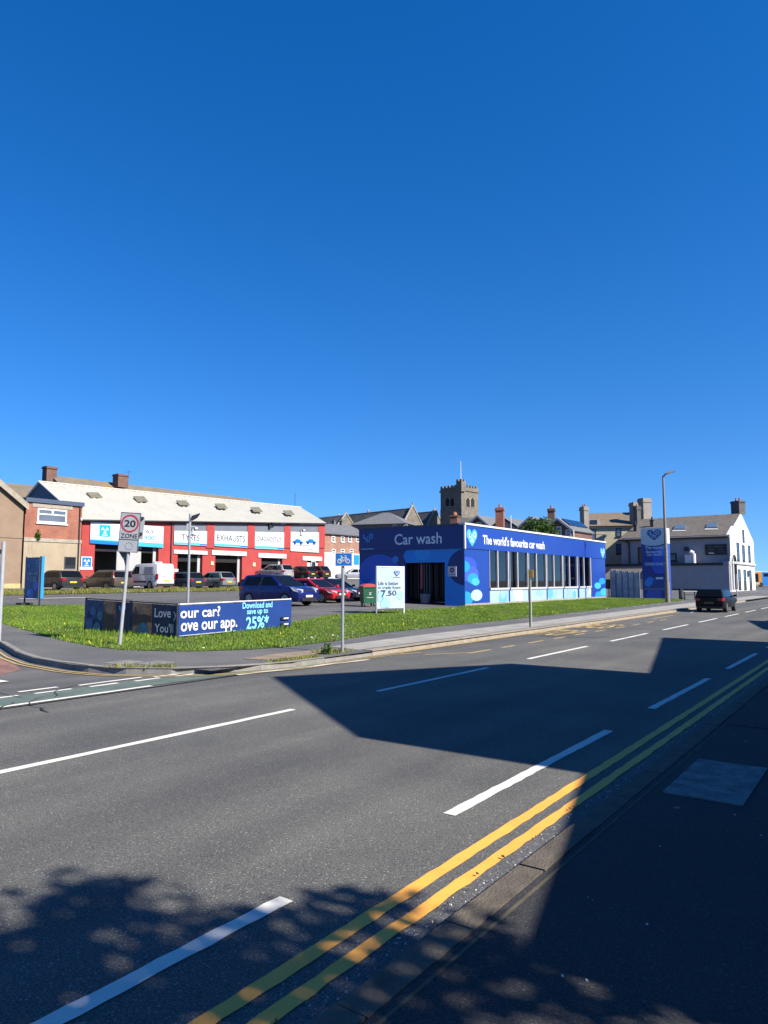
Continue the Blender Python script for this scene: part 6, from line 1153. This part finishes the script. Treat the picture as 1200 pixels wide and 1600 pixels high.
q = MB(); q.box(-1.2,-.95,-.35,.35,H,H+.14); obj('roof_sign', q, WHITE, vn, local=True); q = MB(); q.box(-1.21,-.94,-.3,.3,H+.03,H+.1); obj('roof_sign_print', q, SIGNBLUE, vn, local=True)
# black estate driving away
d_ = gz(1098,957); car('black estate car driving away along the far lane','' and 0 or (d_.x+2.2,d_.y-.35,0),0.0,mat('driving black paint',(.006,.006,.007),.35,0,var=0,spec=.15),kind='estate',L=4.5,W=1.72,H=1.43,group=None,sc=.97,name='moving_car',pmat=mat('shaded plate',(.12,.10,.03),.5,var=0))  # rear plate darkened: its shade is put into the colour
# blue and orange bus far right
bp = at(1176,917,160); bu = thing('bus','orange and blue single decker bus at the far right beyond the pub','bus',(bp.x,bp.y,g(bp.y)),None,math.radians(-8)); OR = mat('bus orange',(.55,.24,.03),.4,var=.1); BB = mat('bus blue',(.02,.20,.55),.4,var=.1)
c = Plane((bp.x,bp.y),RT.x,RT.y); q = MB(); q.pbox(c,0,2.2,g(bp.y)+.25,g(bp.y)+3.3,-2.4,0); 
bu.rotation_euler.z = 0; obj('front_body', q, OR, bu); q = MB(); q.pbox(c,2.2,11,g(bp.y)+.3,g(bp.y)+3.25,-2.39,-.01); obj('rear_body', q, BB, bu)
q = MB(); q.pbox(c,-.05,1.4,g(bp.y)+1.1,g(bp.y)+2.95,-2.2,.03); obj('windscreen', q, CARGLASS, bu); q = MB(); q.pbox(c,2.6,11,g(bp.y)+2.3,g(bp.y)+3.0,-.1,.02); obj('side_window', q, CARGLASS, bu); q = MB(); q.pbox(c,.0,1.6,g(bp.y)+.5,g(bp.y)+1.0,-.1,.04); obj('bumper', q, GREYR, bu); q = MB(); q.pbox(c,-.02,9,g(bp.y)+3.3,g(bp.y)+3.42,-2.3,-.1); obj('roof', q, WHITE, bu)
for u in (1.9,7): q = MB(); q.tube(c.pt(u,g(bp.y)+.5,.03),c.pt(u,g(bp.y)+.5,-.4),.5,n=16); obj('wheel', q, TYRE, bu)
# barrier and slim post near the pub
p = at(1077,932,63); be = thing('picnic_bench','small dark picnic bench with pale top by the pub wall','bench',(p.x,p.y,g(p.y))); BP = Plane((p.x,p.y),RT.x,RT.y); z0 = g(p.y); q = MB(); q.pbox(BP,-.5,.9,z0+.70,z0+.76,-.7,0); obj('tabletop', q, GREYR, be)
for u in (-.4,.75): q = MB(); q.pbox(BP,u-.05,u+.05,z0,z0+.7,-.1,-.03); obj('leg', q, TRIMD, be); q = MB(); q.pbox(BP,u-.05,u+.05,z0,z0+.7,-.65,-.58); obj('leg', q, TRIMD, be)
q = MB(); q.pbox(BP,-.5,.9,z0+.42,z0+.47,.15,.4); obj('seat', q, TRIMD, be); q = MB(); q.tube(BP.pt(-.75,z0,.0),BP.pt(-.75,z0+1.0,.0),.16,n=10); obj('bin_post', q, TRIMD, be)
p = at(1152,940,62); sp_ = thing('slim_post','slim grey signpost on the pavement in front of the pub corner','post',(p.x,p.y,.12)); q = MB(); q.tube((p.x,p.y,.1),(p.x,p.y,at(1152,897,62).z),.045,n=8); obj('pole', q, GALV, sp_); q = MB(); q.tube((p.x,p.y,at(1152,897,62).z),(p.x,p.y,at(1152,896,62).z+.05),.06,n=8); obj('cap', q, TRIMD, sp_)
# ================================================================== THE NEAR SIDE OF THE STREET: houses and a tree that shade the road
YW = -3.0; K = 1/math.tan(SUN_EL); hh = lambda y: (y-YW)/K
def near_house(label, prof, Xo, depth, wm, rm, name='near_house', wins=()):
    t = thing(name, label, 'house', (prof[0][0],YW,0)); P = [(prof[0][0],0)]+prof+[(prof[-1][0],0)]
    q = MB(); q.prism([(x,YW,z) for x,z in P],(0,-depth,0)); obj('wall', q, wm, t)
    for (x0,z0),(x1,z1) in zip(prof,prof[1:]):
        if abs(x1-x0) > .5: q = MB(); q.hexa([(x0,YW-.01,z0),(x1,YW-.01,z1),(x1,YW-depth-.2,z1),(x0,YW-depth-.2,z0)],[(x0,YW-.01,z0+.004),(x1,YW-.01,z1+.004),(x1,YW-depth-.2,z1+.1),(x0,YW-depth-.2,z0+.1)]); obj('roof', q, rm, t)
    NP = Plane((0,YW),-1,0)
    for x, z in wins: window(t,NP,0,0,0,0,uvb=(-x-.55,-x+.55,z,z+1.3),fw=.09,bars=(('h',.5),))
    q = MB(); dx = -(prof[0][0]+prof[-1][0])/2; q.pbox(NP,dx-.45,dx+.45,.0,2.05,0,.05); obj('door', q, mat('dark green door',(.02,.06,.04),.5,var=0), t); return t
near_house('low rendered lean-to house end beside the near pavement',[(3.42,hh(1.62)),(7.098,hh(2.57))],0,7,GREYR,SLATEG,wins=((4.3,1.0),))
near_house('asymmetric gabled brick house on the near pavement',[(7.1,hh(5.3)),(10.48,hh(9.89)),(14.7,hh(7.3)),(15.1,hh(7.1))],0,9,BRICKR,SLATEG,wins=((8.6,1),(13.6,1),(8.6,3.6),(13.6,3.6)))
near_house('long monopitch brick house on the near pavement',[(15.101,hh(4.11)),(24.65,hh(6.26))],0,8,BRICKO,SLATEG,wins=((16.8,1),(22.6,1),(21.5,3.4)))
near_house('low rendered house further along the near pavement',[(24.651,hh(3.2)),(29.0,hh(3.3)),(31.0,hh(4.2)),(37.26,hh(5.7))],0,8,GREYR,SLATEG,wins=((26.5,1),(34.5,1)))
near_house('brick house at the far end of the near pavement',[(37.261,hh(4.9)),(60,hh(4.4))],0,8,BRICKR,SLATEG,wins=((40,1),(46,1),(52,1)))
pz = thing('roof_pole','leaning thin mast on the near side brick house roof','mast',(24.5,YW-.4,hh(6.26))); q = MB(); q.tube((24.55,YW-.4,hh(6.2)-.3),(22.75,YW-.4,hh(9.95)),.04,n=6); obj('pole', q, GALV, pz)
tr_ = thing('street_tree','leafy street tree on the near pavement behind the viewer','tree',(.9,-5.3,.05))
NL = leafmat('street tree leaves',(.03,.08,.015),(.07,.14,.025),(.1,.18,.04))
for i,(x,y,z,r,n) in enumerate(((1.45,0,6.7,.85,560),(2.3,0,6.0,.7,330),(.6,.1,6.95,.8,520),(1.3,.2,5.7,.95,520),(-.4,0,6.7,.9,480),(2.2,.1,5.1,.7,200),(.2,-.2,5.3,1.2,480),(-1.5,-.2,5.6,1.3,600),(1.1,.3,4.4,1.0,230),(-2.4,0,6.2,1.0,400),(1.9,.3,7.1,.35,60),(2.8,.2,4.3,.6,60))): leaf_cloud('crown',(x,y,z),(r,r*.8,r*.8),int(n*1.3),.105,NL,tr_,seed=40+i,shell=.25)
q = MB(); q.tube((0,0,-.1),(0,0,3.2),.16,.11,10); q.tube((0,0,2.8),(1.2,.2,5.2),.08,.03,6); q.tube((0,0,2.9),(-1.3,-.1,4.9),.08,.03,6); q.tube((0,0,3),(.1,.2,5.9),.09,.03,6); q.tube((.4,.05,3.6),(.9,.4,4.3),.05,.02,6); obj('trunk', q, BARK, tr_, local=True)
